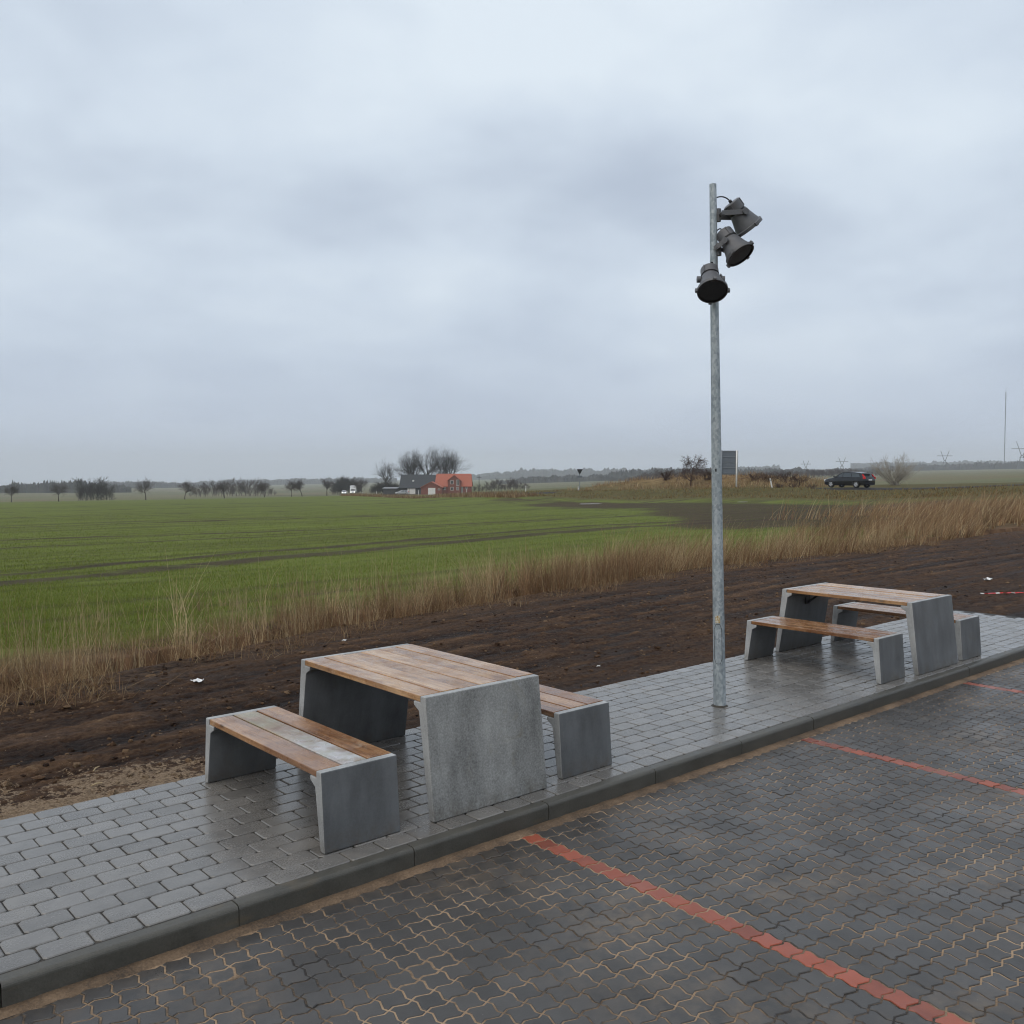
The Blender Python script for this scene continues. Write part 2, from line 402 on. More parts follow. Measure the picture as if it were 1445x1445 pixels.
def _sandstrip(n):
    g = n.n('ShaderNodeNewGeometry').outputs['Position']; a = n.noise(g, 4, 4, .6); b = n.noise(g, 80, 4, .7)
    col = n.ramp(n.math('ADD', n.math('MULTIPLY', a, .6), n.math('MULTIPLY', b, .4)), [(.36, (.045, .032, .022)), (.5, (.125, .083, .050)), (.66, (.22, .150, .092))])
    n.out(col, .8, n.bump(b, .6, .008))
mat('kerb_sand', _sandstrip)
def _kerb(n):
    g = n.n('ShaderNodeNewGeometry'); p = g.outputs['Position']; a = n.noise(p, 5, 5, .65); b = n.noise(p, 110, 3, .6)
    s = n.noise(n.scale(p, (3, 3, 14)), 1, 3)
    col = n.mix(n.math('ADD', n.math('MULTIPLY', n.math('SUBTRACT', a, .5), 1.1), n.math('ADD', .5, n.math('MULTIPLY', n.math('SUBTRACT', b, .5), .7)), clamp=True), (.032, .031, .026), (.105, .10, .084))
    col = n.mix(n.ramp(s, [(.62, 0.0), (.75, .5)]), col, (.13, .10, .06))
    n.out(col, n.mapr(a, .3, .7, .38, .6), n.bump(b, .25, .004))
mat('kerb_concrete', _kerb)

# ------------------------------------------------------------------ car park: wave-shaped pavers on sand
CX, CY, ZP = .1105, .1045, -.110
RX0 = 3.557
def wave_poly(gap):
    A, B = .0105, .0095; e = []
    for t in (0, .25, .5, .75): e.append((t*CX, A*math.sin(2*math.pi*t)))
    for t in (0, .25, .5, .75): e.append((CX-B*math.sin(2*math.pi*t), t*CY))
    for t in (1, .75, .5, .25): e.append((t*CX, CY+A*math.sin(2*math.pi*t)))
    for t in (1, .75, .5, .25): e.append((-B*math.sin(2*math.pi*t), t*CY))
    p = np.array(e)
    return inset(p, gap)-np.array([CX/2, CY/2])
def inset(p, g):
    a = p-np.roll(p, 1, 0); b = np.roll(p, -1, 0)-p
    na = np.c_[-a[:, 1], a[:, 0]]/np.linalg.norm(a, axis=1)[:, None]; nb = np.c_[-b[:, 1], b[:, 0]]/np.linalg.norm(b, axis=1)[:, None]
    m = na+nb; m /= np.maximum((m*na).sum(1), .5)[:, None]
    return p+m*g
def slab(poly, ch, dep, jit=0, rng=None):
    """low paving stone: top face, chamfer ring, rim below the joint"""
    p = np.array(poly); n = len(p); q = inset(p, ch)
    if jit: q = q+rng.normal(0, jit, q.shape)
    v = np.r_[np.c_[p, np.full(n, -dep)], np.c_[p, np.full(n, -ch*.75)], np.c_[q, np.zeros(n)]]
    f = []
    for k in range(2):
        for i in range(n): j = (i+1) % n; f.append((k*n+i, k*n+j, (k+1)*n+j, (k+1)*n+i))
    f.append(tuple(range(2*n, 3*n)))
    return v, f
def lay(parent, name, spots, make, m, stuff_name, limit=300, variants=12, tilt=.004, dz=.0015):
    """300 stones that show largest as parts, the rest joined into one part"""
    spots = np.array(spots); rng = np.random.default_rng(len(spots))
    px, py, z = project(np.c_[spots, np.full(len(spots), -.05)])
    vis = (z > .3) & (px > -15) & (px < 1460) & (py > 0) & (py < 1460)
    key = np.where(vis, z, 1e6+np.abs(z)); order = np.argsort(key)
    meshes = []
    for k in range(variants):
        v, f = make(rng); me = mesh_data(name, v, f, m); fattr(me, 'rnd', np.full(len(v), (k+.5)/variants)); meshes.append(me)
    near = [i for i in order[:limit] if vis[i]]; rest = order[len(near):]
    for i in near:
        o = bpy.data.objects.new(name, meshes[rng.integers(variants)]); o.location = (*spots[i], make.z+rng.normal(0, dz))
        o.rotation_euler = (rng.normal(0, tilt), rng.normal(0, tilt), rng.normal(0, tilt*.8)); link(o, parent)
    if len(rest):
        V = []; Fc = {}; R = []; base = 0
        for i in rest:
            v, f = make(rng); v = v.copy(); v[:, 2] += v[:, 0]*rng.normal(0, tilt)+v[:, 1]*rng.normal(0, tilt)+rng.normal(0, dz)
            v += (*spots[i], make.z); V.append(v); R.append(np.full(len(v), rng.random()))
            for q in f: Fc.setdefault(len(q), []).append([base+t for t in q])
            base += len(v)
        fs = [q for L in Fc.values() for q in L]
        me = bpy.data.meshes.new(stuff_name); allv = np.concatenate(V)
        me.vertices.add(len(allv)); me.vertices.foreach_set('co', allv.astype(np.float32).ravel())
        tot = np.array([len(q) for q in fs], np.int32); st = np.r_[0, np.cumsum(tot)[:-1]].astype(np.int32)
        me.loops.add(int(tot.sum())); me.loops.foreach_set('vertex_index', np.concatenate([np.array(q, np.int32) for q in fs]))
        me.polygons.add(len(fs)); me.polygons.foreach_set('loop_start', st); me.polygons.foreach_set('loop_total', tot); me.update(calc_edges=True); me.polygons.foreach_set('use_smooth', np.zeros(len(me.polygons), bool))
        me.materials.append(m); fattr(me, 'rnd', np.concatenate(R))
        tag(link(bpy.data.objects.new(stuff_name, me), parent), kind='stuff')

def grid_mesh(name, xs, ys, zf, m, parent=None, smooth=True):
    X, Y = np.meshgrid(xs, ys, indexing='ij'); Z = zf(X, Y)
    v = np.c_[X.ravel(), Y.ravel(), Z.ravel()]; nx, ny = len(xs), len(ys)
    i = np.arange((nx-1)*(ny-1)); a = (i//(ny-1))*ny+i % (ny-1)
    f = np.c_[a, a+ny, a+ny+1, a+1]
    return mobj(name, v, f, m, parent, smooth)

YK = 4.043                       # kerb face
X0, X1 = -2.0, 17.0
cp = grid_mesh('car_park', np.linspace(-6, 26, 161), np.linspace(-8, YK, 70), lambda X, Y: ZP-.0034+.0030*(fbm(X*6, Y*6, 2, 5)-.5), MATS['joint_sand'])
tag(cp, kind='structure')
YTOP = 3.968
ny = 36; i0 = int(math.floor((X0-RX0)/CX)); i1 = int((X1-RX0)/CX)
dark, red = [], []
for i in range(i0, i1):
    for j in range(ny):
        c = (RX0+CX*(i+.5), YTOP-CY*(j+.5))
        (red if i % 27 == 0 else dark).append(c)
wp = wave_poly(.0040)
def mk_paver(rng): return slab(wp, .0034, .012, .0007, rng)
mk_paver.z = ZP
lay(cp, 'paver', dark, mk_paver, MATS['paver_dark'], 'far_pavers', tilt=.003, dz=.0008)
lay(cp, 'red_paver', red, mk_paver, MATS['paver_red'], 'far_red_pavers')
sx = np.linspace(-6, 20, 900)
grid_mesh('sand_strip', sx, np.linspace(0, 1, 9), lambda X, Y: X*0, MATS['kerb_sand'], cp)
ss = cp.children[-1].data; co = np.zeros(len(ss.vertices)*3, np.float32); ss.vertices.foreach_get('co', co); co = co.reshape(-1, 3)
t = co[:, 1].copy(); lo = 3.945+.028*(fbm(co[:, 0]*7, t*0, 3, 9)-.35)
co[:, 1] = lo+(4.046-lo)*t; co[:, 2] = ZP-.010+.019*np.minimum(t*1.6, 1)+.007*(fbm(co[:, 0]*16, co[:, 1]*16, 3, 3)-.5)*t
ss.vertices.foreach_set('co', co.ravel()); ss.update()

# ------------------------------------------------------------------ kerb
kb = empty('kerb', (0, YK, 0)); tag(kb, kind='structure')
r_ = .024
prof = [(0, -.30), (0, -r_)]+[(r_-r_*math.cos(a), -r_+r_*math.sin(a)) for a in np.linspace(0, math.pi/2, 6)[1:]]+[(.076, .0), (.076, -.30)]
kerbme = []
for k in range(4):
    b = MB(); b.extrude(prof, 'x', .0025, .9975); o = b.build('kerb_stone', MATS['kerb_concrete'], None); kerbme.append(o.data); bpy.data.objects.remove(o)
for i in range(-5, 16):
    o = bpy.data.objects.new('kerb_stone', kerbme[i % 4]); o.location = (1.854+i, random.gauss(0, .0015), random.gauss(0, .0012)-.001); o.rotation_euler = (random.gauss(0, .004), 0, random.gauss(0, .0008)); link(o, kb)

# ------------------------------------------------------------------ pavement of grey bricks
YB0, YB1, XE = 4.125, 5.965, 13.80
pv = grid_mesh('pavement', np.linspace(-6, XE-.01, 120), np.linspace(4.118, YB1, 14), lambda X, Y: -.0075+.003*(fbm(X*5, Y*5, 2, 8)-.5), MATS['joint_dirt'])
tag(pv, kind='structure')
BX, BY = .2125, (YB1-YB0)/13
def mk_brick(rng):
    hx, hy = BX/2-.0028+rng.normal(0, .0008), BY/2-.0028+rng.normal(0, .0008); c = .010+abs(rng.normal(0, .004))
    c2 = .010+abs(rng.normal(0, .005))
    p = [(-hx+c, -hy), (hx-c2, -hy), (hx, -hy+c2), (hx, hy-c), (hx-c, hy), (-hx+c2, hy), (-hx, hy-c2), (-hx, -hy+c)]
    return slab(p, .0055, .016, .0008, rng)
mk_brick.z = 0.0
spots = [(-4.6+BX*(i+(.5 if j % 2 else 0)), YB0+BY*(j+.5)) for j in range(13) for i in range(int((XE+4.6)/BX))]
spots = [s for s in spots if s[0] < XE-BX/2]
lay(pv, 'brick', spots, mk_brick, MATS['brick_grey'], 'far_bricks', tilt=.0012, dz=.0008)

# ------------------------------------------------------------------ concrete and timber picnic furniture
def furniture(kind, x0, y0, L, Wd, Hh, sp, n, label, near_mat='concrete_smooth', special=None, group=None):
    root = empty(kind, (x0, y0, 0.0))
    wm = MATS['wood_table'] if kind == 'picnic_table' else MATS['wood_bench']
    T, tb = .052, .038; cb, d1, d2 = .118, .062, .092
    near = [(0, Hh), (T, Hh), (T, Hh-tb), (cb, Hh-tb), (cb, Hh-d1), (T+.014, Hh-d2), (T-.004-sp, .0015), (-sp, .0015)]
    far = [(L-y, z) for y, z in near][::-1]
    for poly, m in ((near, near_mat), (far, 'concrete_smooth')):
        b = MB(); b.extrude(poly, 'x', 0, Wd); o = b.build('end_panel', MATS[m], root, bevel=.006)
        # lighter concrete tone on the top strip and the two flanks
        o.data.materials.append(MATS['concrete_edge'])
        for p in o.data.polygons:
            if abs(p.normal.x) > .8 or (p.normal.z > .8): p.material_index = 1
    gap = .003 if kind == 'picnic_table' else .012
    bw = (Wd-.006-gap*(n-1))/n
    for k in range(n):
        xa = .003+k*(bw+gap); b = MB(); jl = random.uniform(-.002, .002)
        b.box(xa, xa+bw, T+.003+jl, L-T-.003+jl, Hh-tb+.0015+random.uniform(0, .001), Hh+random.uniform(-.003, .0035), .003)
        o = b.build('board', special[k] if special and special.get(k) else wm, root)
    if kind == 'picnic_table':
        b = MB(); xm = Wd*.47; yi = L-T-.012
        b.box(xm-.04, xm+.04, yi-.004, yi+.012, Hh-.20, Hh-tb-.002)
        b.box(xm-.04, xm+.04, yi-.20, yi-.006, Hh-tb-.012, Hh-tb-.003)
        b.extrude([(yi-.19, Hh-tb-.014), (yi-.16, Hh-tb-.014), (yi-.006, Hh-.165), (yi-.006, Hh-.195)], 'x', xm-.006, xm+.006)
        b.build('bracket', MATS['black_steel'], root)
    tag(root, label, 'bench' if kind == 'picnic_bench' else 'table', group)
    return root
LB, LT, WB_, WT_, HB_, HT_ = 1.473, 1.467, .483, .899, .431, .716
gb, gt = 'concrete and timber picnic benches', 'concrete and timber picnic tables'
furniture('picnic_bench', 2.4445, 4.312, LB, WB_, HB_, .033, 3, 'low concrete bench with a pale bleached middle board, nearest on the left', special={1: MATS['wood_bleached']}, group=gb)
furniture('picnic_table', 3.1425, 4.335, LT, WT_, HT_, .081, 6, 'nearer picnic table with mottled concrete end panel and tan plank top', 'concrete_rough', group=gt)
furniture('picnic_bench', 4.224, 4.337, LB, WB_, HB_, .033, 3, 'concrete bench half hidden behind the right side of the nearer table', group=gb)
furniture('picnic_bench', 8.402, 4.285, LB, WB_, HB_, .033, 3, 'concrete bench just right of the lamp post, in front of the farther table', group=gb)
furniture('picnic_table', 9.046, 4.275, LT, WT_, HT_, .081, 6, 'farther picnic table with smooth grey end panel and shiny wet top', group=gt)
furniture('picnic_bench', 10.096, 4.245, LB, WB_, HB_, .033, 3, 'farthest concrete bench, behind the right end of the farther table', group=gb)

# ------------------------------------------------------------------ lamp post with three floodlights
def _galv(n):
    o = n.obj(); a = n.vor(n.scale(o, (1, 1, .6)), 60, out='Color'); s = n.n('ShaderNodeSeparateColor', ins={0: a}).outputs[0]
    b = n.noise(n.scale(o, (9, 9, 1.5)), 1, 4, .6); c = n.noise(o, 40, 3)
    k = n.math('ADD', n.math('MULTIPLY', s, .25), n.math('ADD', n.math('MULTIPLY', b, .5), n.math('MULTIPLY', c, .25)))
    n.out(n.ramp(k, [(.3, (.20, .235, .255)), (.5, (.33, .375, .40)), (.7, (.47, .51, .53))]), n.mapr(b, .3, .7, .42, .62), metal=.35)
mat('galvanised', _galv)
mat('lamp_paint', lambda n: n.out(n.mix(n.noise(n.obj(), 25, 4), (.065, .068, .075), (.125, .128, .138)), .48))
mat('lamp_black', lambda n: n.out((.01, .01, .011), .5))
mat('lamp_glass', lambda n: n.out((.006, .006, .007), .22))
mat('sticker_yellow', lambda n: n.out(n.ramp(n.noise(n.obj(), 60, 3), [(.4, (.35, .24, .07)), (.55, (.55, .52, .44))]), .6))
mat('white_paint', lambda n: n.out(n.mix(n.noise(n.obj(), 8, 4), (.55, .55, .53), (.80, .80, .78)), .5))
pb = on_plane(1015.6, 996); base_v = pb@FV
def on_pole(py):
    """axis of the slightly leaning pole at photo row py"""
    px = np.interp(py, [260, 430, 680, 996], [1006, 1007.0, 1010, 1015.6]); return at_depth(px, py, base_v)
ptop = on_pole(260); lp = empty('lamp_post', (pb[0], pb[1], 0))
tag(lp, 'tall tapered galvanised lamp post with three grey floodlights on the brick pavement', 'lamp post')
O = np.array([pb[0], pb[1], 0.0]); ax = (ptop-O)/ptop[2]
def axis_at(z): return ax*z
hp = ptop[2]
b = MB(); b.tube([axis_at(z) for z in (-.02, .35, .36, 1.2, 2.4, 3.4, hp)], [.0535, .0525, .0515, .047, .041, .0355, .029], 24); b.build('pole', MATS['galvanised'], lp, angle=40)
b = MB(); b.lathe([(.050, .014), (.058, .010), (.066, .005), (.074, .0005)], 28); b.build('sand_collar', MATS['joint_dirt'], lp, smooth=True)
# hatch, sticker, hole on the side toward the camera and left
fd = -FV*.93-RV*.35; fd = fd/np.linalg.norm(fd); sd = np.cross(fd, [0, 0, 1.0])
def patch(name, z0, z1, w, r, m, round_=0.0):
    b = MB(); v = []; f = []; k = 7; rows = 9
    for i in range(rows):
        tz = i/(rows-1); z = z0+(z1-z0)*tz; hw = w/2
        e = min(z-z0, z1-z)
        if round_ and e < round_: hw = w/2-round_+math.sqrt(max(round_**2-(round_-e)**2, 0))
        for j in range(k):
            a = (j/(k-1)*2-1)*hw/r; p = axis_at(z)+(fd*math.cos(a)+sd*math.sin(a))*(np.interp(z, [0, 1.2, 2.4, hp], [.0535, .047, .041, .029])+.0022); v.append(p)
    for i in range(rows-1):
        for j in range(k-1): f.append((i*k+j, i*k+j+1, (i+1)*k+j+1, (i+1)*k+j))
    b.add(v, f); return b.build(name, m, lp, smooth=True)
patch('hatch_gap', .373, .717, .068, .05, MATS['black_steel'], .016)
q = patch('hatch', .377, .713, .060, .05, MATS['galvanised'], .014); q.data.transform(Matrix.Translation(Vector(tuple(fd*.0012))))
patch('sticker', .725, .790, .040, .05, MATS['sticker_yellow'])
patch('screw_hole', 2.02, 2.045, .012, .043, MATS['lamp_black'])
def floodlight(center_px, back, dirv_, pole_py, label, cable_from):
    """center_px: photo position of the opening; back: metres nearer to the camera than the pole"""
    dirv_ = np.array(dirv_, float); dirv_ /= np.linalg.norm(dirv_)
    op = at_depth(center_px[0], center_px[1], base_v-back)-O
    zq = Vector(tuple(-dirv_)); M3 = zq.to_track_quat('Z', 'Y').to_matrix()
    hint = Vector(tuple(np.cross(dirv_, [0, 0, 1.0]))).normalized(); yv = zq.cross(hint).normalized()
    M3 = Matrix((hint, yv, zq)).transposed(); M4 = Matrix.Translation(Vector(tuple(op)))@M3.to_4x4()
    b = MB()
    b.lathe([(.119, -.004), (.127, -.004), (.127, .022), (.116, .028), (.100, .075), (.086, .125), (.076, .168), (.074, .170)], 32)
    b.lathe([(.072, .186), (.076, .187), (.074, .262), (.066, .268), (.001, .268)], 32)
    for a in (0, 90, 180, 270):
        c, s = math.cos(math.radians(a)), math.sin(math.radians(a)); bb = MB(); bb.box(.122, .142, -.013, .013, -.008, .026, .003)
        bb.xf(Matrix.Rotation(math.radians(a), 4, 'Z')); b.add(bb.v, bb.f)
    for a in (45, 135, 225, 315):
        bb = MB(); bb.box(.072, .080, -.004, .004, .19, .262); bb.xf(Matrix.Rotation(math.radians(a), 4, 'Z')); b.add(bb.v, bb.f)
    b.box(-.012, .012, -.006, .006, .266, .292)
    b.xf(M4); hs = b.build('floodlight', MATS['lamp_paint'], lp, angle=35); tag(hs, label)
    b = MB(); b.lathe([(.070, .166), (.070, .190)], 24); b.xf(M4); b.build('gap_ring', MATS['lamp_black'], hs, angle=40)  # black band drawn as the dark gap between bell and rear cylinder
    b = MB(); b.lathe([(.1195, .004), (.001, .006)], 32); b.lathe([(.119, -.002), (.112, -.003), (.112, .004)], 32); b.xf(M4); b.build('lens', MATS['lamp_glass'], hs)
    # yoke: two arms from pivots at the flanks to a clamp on the pole
    pc = np.array(on_pole(pole_py)-O); tow = np.array(M4@Vector((0, 0, .15)))-pc; tow[2] = 0; tow /= np.linalg.norm(tow); sdv = np.cross([0, 0, 1.0], tow)
    cl = pc+tow*.045; b = MB()
    for s in (-1, 1):
        pv_ = np.array(M4@Vector((s*.098, 0, .145))); fr = cl+tow*.01+np.array(hint)*s*.07
        e = pv_-fr; Ln = np.linalg.norm(e); e /= Ln; w_ = np.array(hint); h_ = np.cross(e, w_)
        pts = []
        for tt in (-.012, Ln+.018):
            for hh in (-.021, .021):
                for ww in (-.004, .004): pts.append(fr+e*tt+h_*hh+w_*ww)
        b.add(pts, [(0, 1, 3, 2), (4, 6, 7, 5), (0, 4, 5, 1), (2, 3, 7, 6), (0, 2, 6, 4), (1, 5, 7, 3)])
        b.tube([pv_-w_*.012*s, pv_+w_*.016*s], .027, 14)
    p1, p2 = cl+tow*.01-np.array(hint)*.078, cl+tow*.01+np.array(hint)*.078
    b.tube([p1, p2], .016, 6)
    b.tube([cl+np.array([0, 0, -.055]), cl+np.array([0, 0, .05])], .024, 8)
    b.build('yoke', MATS['lamp_paint'], hs, angle=40)
    ce_ = np.array(on_pole(cable_from)-O)+tow*.025; bk = np.array(M4@Vector((0, .0, .272))); md = (ce_+bk)/2+np.array([0, 0, .05])+tow*.01
    ts = np.linspace(0, 1, 12); b = MB(); b.tube([ce_*(1-t_)**2+2*md*t_*(1-t_)+bk*t_**2 for t_ in ts], .0055, 6); b.tube([bk-np.array(zq)*.0, bk+np.array(zq)*.02], .014, 8)
    b.build('cable', MATS['lamp_black'], hs, smooth=True)
Z_ = np.array([0, 0, 1.0])
floodlight((1057.5, 322.5), -.06, RV*.62-Z_*.76+FV*.16, 303, 'topmost floodlight, seen from the side, aimed down to the right', 279)
floodlight((1045, 360), .10, RV*.46-Z_*.80-FV*.40, 352, 'middle floodlight with its dark lens tilted toward the car park', 327)
floodlight((1005.5, 411), .22, -FV*.62-Z_*.80-RV*.02, 392, 'lowest floodlight facing the viewer with a dark round lens', 372)

# ------------------------------------------------------------------ mud strip behind the pavement
_YB = np.array([(-12, 8.6), (-4, 8.9), (2, 9.35), (4.3, 9.95), (6.2, 10.6), (9.5, 11.2), (13, 12.0), (17, 12.6), (22, 12.4), (32, 12.3), (60, 12.0)])
def yb(x): return np.interp(x, _YB[:, 0], _YB[:, 1])
def rut(x, y):
    """churned soil with wheel ruts roughly along the pavement"""
    yy = y-.13*np.minimum(x, 16)+.30*(fbm(x*.2, y*.25, 2, 31)-.5)
    s = fbm(x*.22, yy*3.6, 4, 21, .6)-.5
    c = fbm(x*2.0, y*4.0, 4, 23, .6)-.5
    tr = 0
    for y0, w_, dp in ((6.35, .16, .05), (7.0, .20, .07), (7.6, .15, .05), (8.25, .22, .065), (9.0, .17, .05)):
        d = (yy-y0)/w_; tr = tr-dp*np.exp(-d*d)*(.85+.3*np.sin(x*18+5*fbm(x*2, yy*2, 2, 5)))+dp*.5*np.exp(-((np.abs(d)-1.5)/.45)**2)
    ridge = 1-np.abs(2*fbm(x*.8, yy*9, 4, 29, .6)-1)-.62
    msk = sstep(.42, .62, fbm(x*.35, y*.7, 2, 47)); cl_ = fbm(x*5.5, y*7.5, 4, 23, .62)
    return .050*s+.020*c+tr*.42*(.25+.75*msk)+.026*ridge+.060*(cl_-.5)*(1.1-.7*msk)+.020*(fbm(x*16, y*22, 3, 33, .7)-.5)+.07*np.maximum(fbm(x*9, y*11, 3, 35, .6)-.58, 0)
def mud_z(x, y):
    e = sstep(5.93, 6.5, np.where(x < XE+.02, y, 9)); far = sstep(yb(x)-.2, yb(x)+.8, y)
    z = gz(x, y)*0.9-.012+(rut(x, y)*.75+.005)*(.25+.75*e)
    z = np.where((x < XE+.1) & (y < 6.02), np.minimum(z, -.02+.02*fbm(x*9, y*9, 2, 2)), z)
    return z-.20*far
MUD_XS = np.concatenate([np.arange(-4, 1, .06), np.arange(1, 11, .022), np.arange(11, 20, .035), np.arange(20, 50, .07)])
def _mud(n):
    p = n.n('ShaderNodeNewGeometry').outputs['Position']
    xyz = n.n('ShaderNodeSeparateXYZ', ins={0: p}); hh = n.attr('relief')
    a = n.noise(n.scale(p, (.32, 3.2, 3)), 1.5, 5, .6); b = n.noise(p, 22, 5, .7); c = n.noise(p, 110, 3, .7)
    k = n.math('ADD', n.math('MULTIPLY', a, .45), n.math('ADD', n.math('MULTIPLY', b, .35), n.math('MULTIPLY', c, .2)))
    k = n.math('ADD', k, n.math('MULTIPLY', hh, 3.2))
    col = n.ramp(k, [(.35, (.0100, .0046, .0024)), (.45, (.030, .0150, .0080)), (.54, (.064, .0345, .0185)), (.63, (.125, .073, .041)), (.75, (.22, .145, .086))])
    # spilled laying sand along the pavement edge
    dx = n.math('MULTIPLY', n.mapr(xyz.outputs[0], 3.2, 2.2, 0, 1), n.mapr(xyz.outputs[1], 6.85, 5.95, 0, 1))
    sm = n.math('MULTIPLY', dx, n.ramp(n.noise(p, 1.7, 3, .6), [(.34, 0.0), (.52, 1.0)]))
    m = n.ramp(n.math('SUBTRACT', n.math('ADD', sm, n.math('MULTIPLY', n.math('SUBTRACT', n.noise(p, 15, 5, .75), .5), 3.0)), .42), [(.0, 0.0), (.18, 1.0)])
    sand = n.ramp(n.noise(p, 60, 4, .7), [(.35, (.13, .088, .055)), (.6, (.34, .25, .165))])
    col = n.mix(m, col, sand)
    # dead straw washed into the edge toward the grass
    th = n.math('MULTIPLY', n.attr('thatch'), n.ramp(n.noise(n.scale(p, (5, 16, 10)), 2.0, 4, .7), [(.42, 0.0), (.62, 1.0)]))
    col = n.mix(n.math('MULTIPLY', th, .8), col, n.ramp(c, [(.35, (.075, .042, .024)), (.65, (.20, .13, .075))]))
    n.out(col, n.mapr(n.math('ADD', n.math('MULTIPLY', hh, 2), a), .35, .75, .55, .95), n.bump(n.math('ADD', b, n.math('MULTIPLY', c, .6)), .9, .045), spec=.12)
mat('mud', _mud)
def mud_patch(xs, tt, y_lo, y_hi, name, parent=None):
    o = grid_mesh(name, xs, tt, lambda X, Y: X*0, MATS['mud'], parent)
    me = o.data; co = np.zeros(len(me.vertices)*3, np.float32); me.vertices.foreach_get('co', co); co = co.reshape(-1, 3).astype(float)
    lo, hi = y_lo(co[:, 0]), y_hi(co[:, 0]); co[:, 1] = lo+(hi-lo)*co[:, 1]; co[:, 2] = mud_z(co[:, 0], co[:, 1])
    me.vertices.foreach_set('co', co.astype(np.float32).ravel()); me.update()
    fattr(me, 'relief', rut(co[:, 0], co[:, 1])); fattr(me, 'thatch', sstep(-1.3, -.1, co[:, 1]-yb(co[:, 0])+.5*(fbm(co[:, 0]*.8, co[:, 1], 2, 77)-.5)))
    return o
md = mud_patch(MUD_XS, np.linspace(0, 1, 215), lambda x: np.full_like(x, 5.955), lambda x: yb(x)+.9, 'mud_strip'); tag(md, kind='structure')
mud_patch(np.concatenate([np.arange(XE+.015, 20, .06), np.arange(20, 50, .2)]), np.linspace(0, 1, 110), lambda x: np.full_like(x, 0.5), lambda x: np.full_like(x, 5.96), 'mud_end', md)

# loose clods and stones on the mud, one mass
def clods():
    rg = np.random.default_rng(3); n = 6000
    x = -2+34*rg.random(n)**1.7; y = 6.0+(yb(x)-5.9)*rg.random(n); keep = fbm(x*1.3, y*1.3, 3, 101) > .44; x, y = x[keep], y[keep]; n = len(x)
    ph = (1+5**.5)/2; iv = np.array([(-1, ph, 0), (1, ph, 0), (-1, -ph, 0), (1, -ph, 0), (0, -1, ph), (0, 1, ph), (0, -1, -ph), (0, 1, -ph), (ph, 0, -1), (ph, 0, 1), (-ph, 0, -1), (-ph, 0, 1)])/1.9
    fi = np.array([(0, 11, 5), (0, 5, 1), (0, 1, 7), (0, 7, 10), (0, 10, 11), (1, 5, 9), (5, 11, 4), (11, 10, 2), (10, 7, 6), (7, 1, 8), (3, 9, 4), (3, 4, 2), (3, 2, 6), (3, 6, 8), (3, 8, 9), (4, 9, 5), (2, 4, 11), (6, 2, 10), (8, 6, 7), (9, 8, 1)])
    r = np.minimum(.007*np.exp(np.abs(rg.normal(0, .65, n))), .028); J = iv[None]*(1+rg.normal(0, .22, (n, 12, 3)))*r[:, None, None]*np.stack([rg.uniform(.8, 1.7, n), rg.uniform(.8, 1.4, n), rg.uniform(.5, .9, n)], 1)[:, None]
    a = rg.random(n)*6.28; c, s_ = np.cos(a)[:, None], np.sin(a)[:, None]; X = J[:, :, 0]*c-J[:, :, 1]*s_+x[:, None]; Y = J[:, :, 0]*s_+J[:, :, 1]*c+y[:, None]; Z = J[:, :, 2]+(mud_z(x, y)+r*.15)[:, None]
    v = np.stack([X, Y, Z], -1).reshape(-1, 3); f = (fi[None]+np.arange(n)[:, None, None]*12).reshape(-1, 3)
    o = mobj('clods', v, f, MATS['mud'], md); rl = np.repeat(rg.normal(.03, .04, n), 12); fattr(o.data, 'relief', rl); fattr(o.data, 'thatch', rl*0); tag(o, kind='stuff')
clods()

# ------------------------------------------------------------------ ground to the horizon
angs = np.unique(np.concatenate([np.linspace(-math.pi, -.72, 50), np.linspace(-.72, .72, 520), np.linspace(.72, math.pi, 50)]))
rad = np.concatenate([[0.0], np.geomspace(3, 9000, 520)])
A_, R_ = np.meshgrid(angs, rad, indexing='ij')
gx = R_*(np.sin(A_)*RV[0]+np.cos(A_)*FV[0]); gy = R_*(np.sin(A_)*RV[1]+np.cos(A_)*FV[1])
g0 = gz(gx, gy)
front = (gy < yb(gx)+.45)
rel = .10*(fbm(gx*.35, gy*.35, 3, 61)-.5)*sstep(10, 20, R_)*sstep(400, 60, R_)
rowc = -.17*gx+gy
g0 = g0+rel-np.where(front, .38, 0.0)
gv = np.c_[gx.ravel(), gy.ravel(), g0.ravel()]; nr = len(rad)
ii = np.arange((len(angs)-1)*(nr-1)); a_ = (ii//(nr-1))*nr+ii % (nr-1)
gf = np.c_[a_, a_+1, a_+nr+1, a_+nr]
gpx, gpy, gzd = project(gv); U = gv[:, 0]*RV[0]+gv[:, 1]*RV[1]; V_ = gv[:, 0]*FV[0]+gv[:, 1]*FV[1]
gang = np.clip(np.arctan2(U, np.where(np.abs(V_) < 1e-9, 1e-9, V_)), -.78, .78); gpx = 722.5+F*np.tan(gang); gve = np.hypot(U, V_)*np.cos(gang)
rv = np.interp(gpx, ROADV[:, 0], ROADV[:, 1])
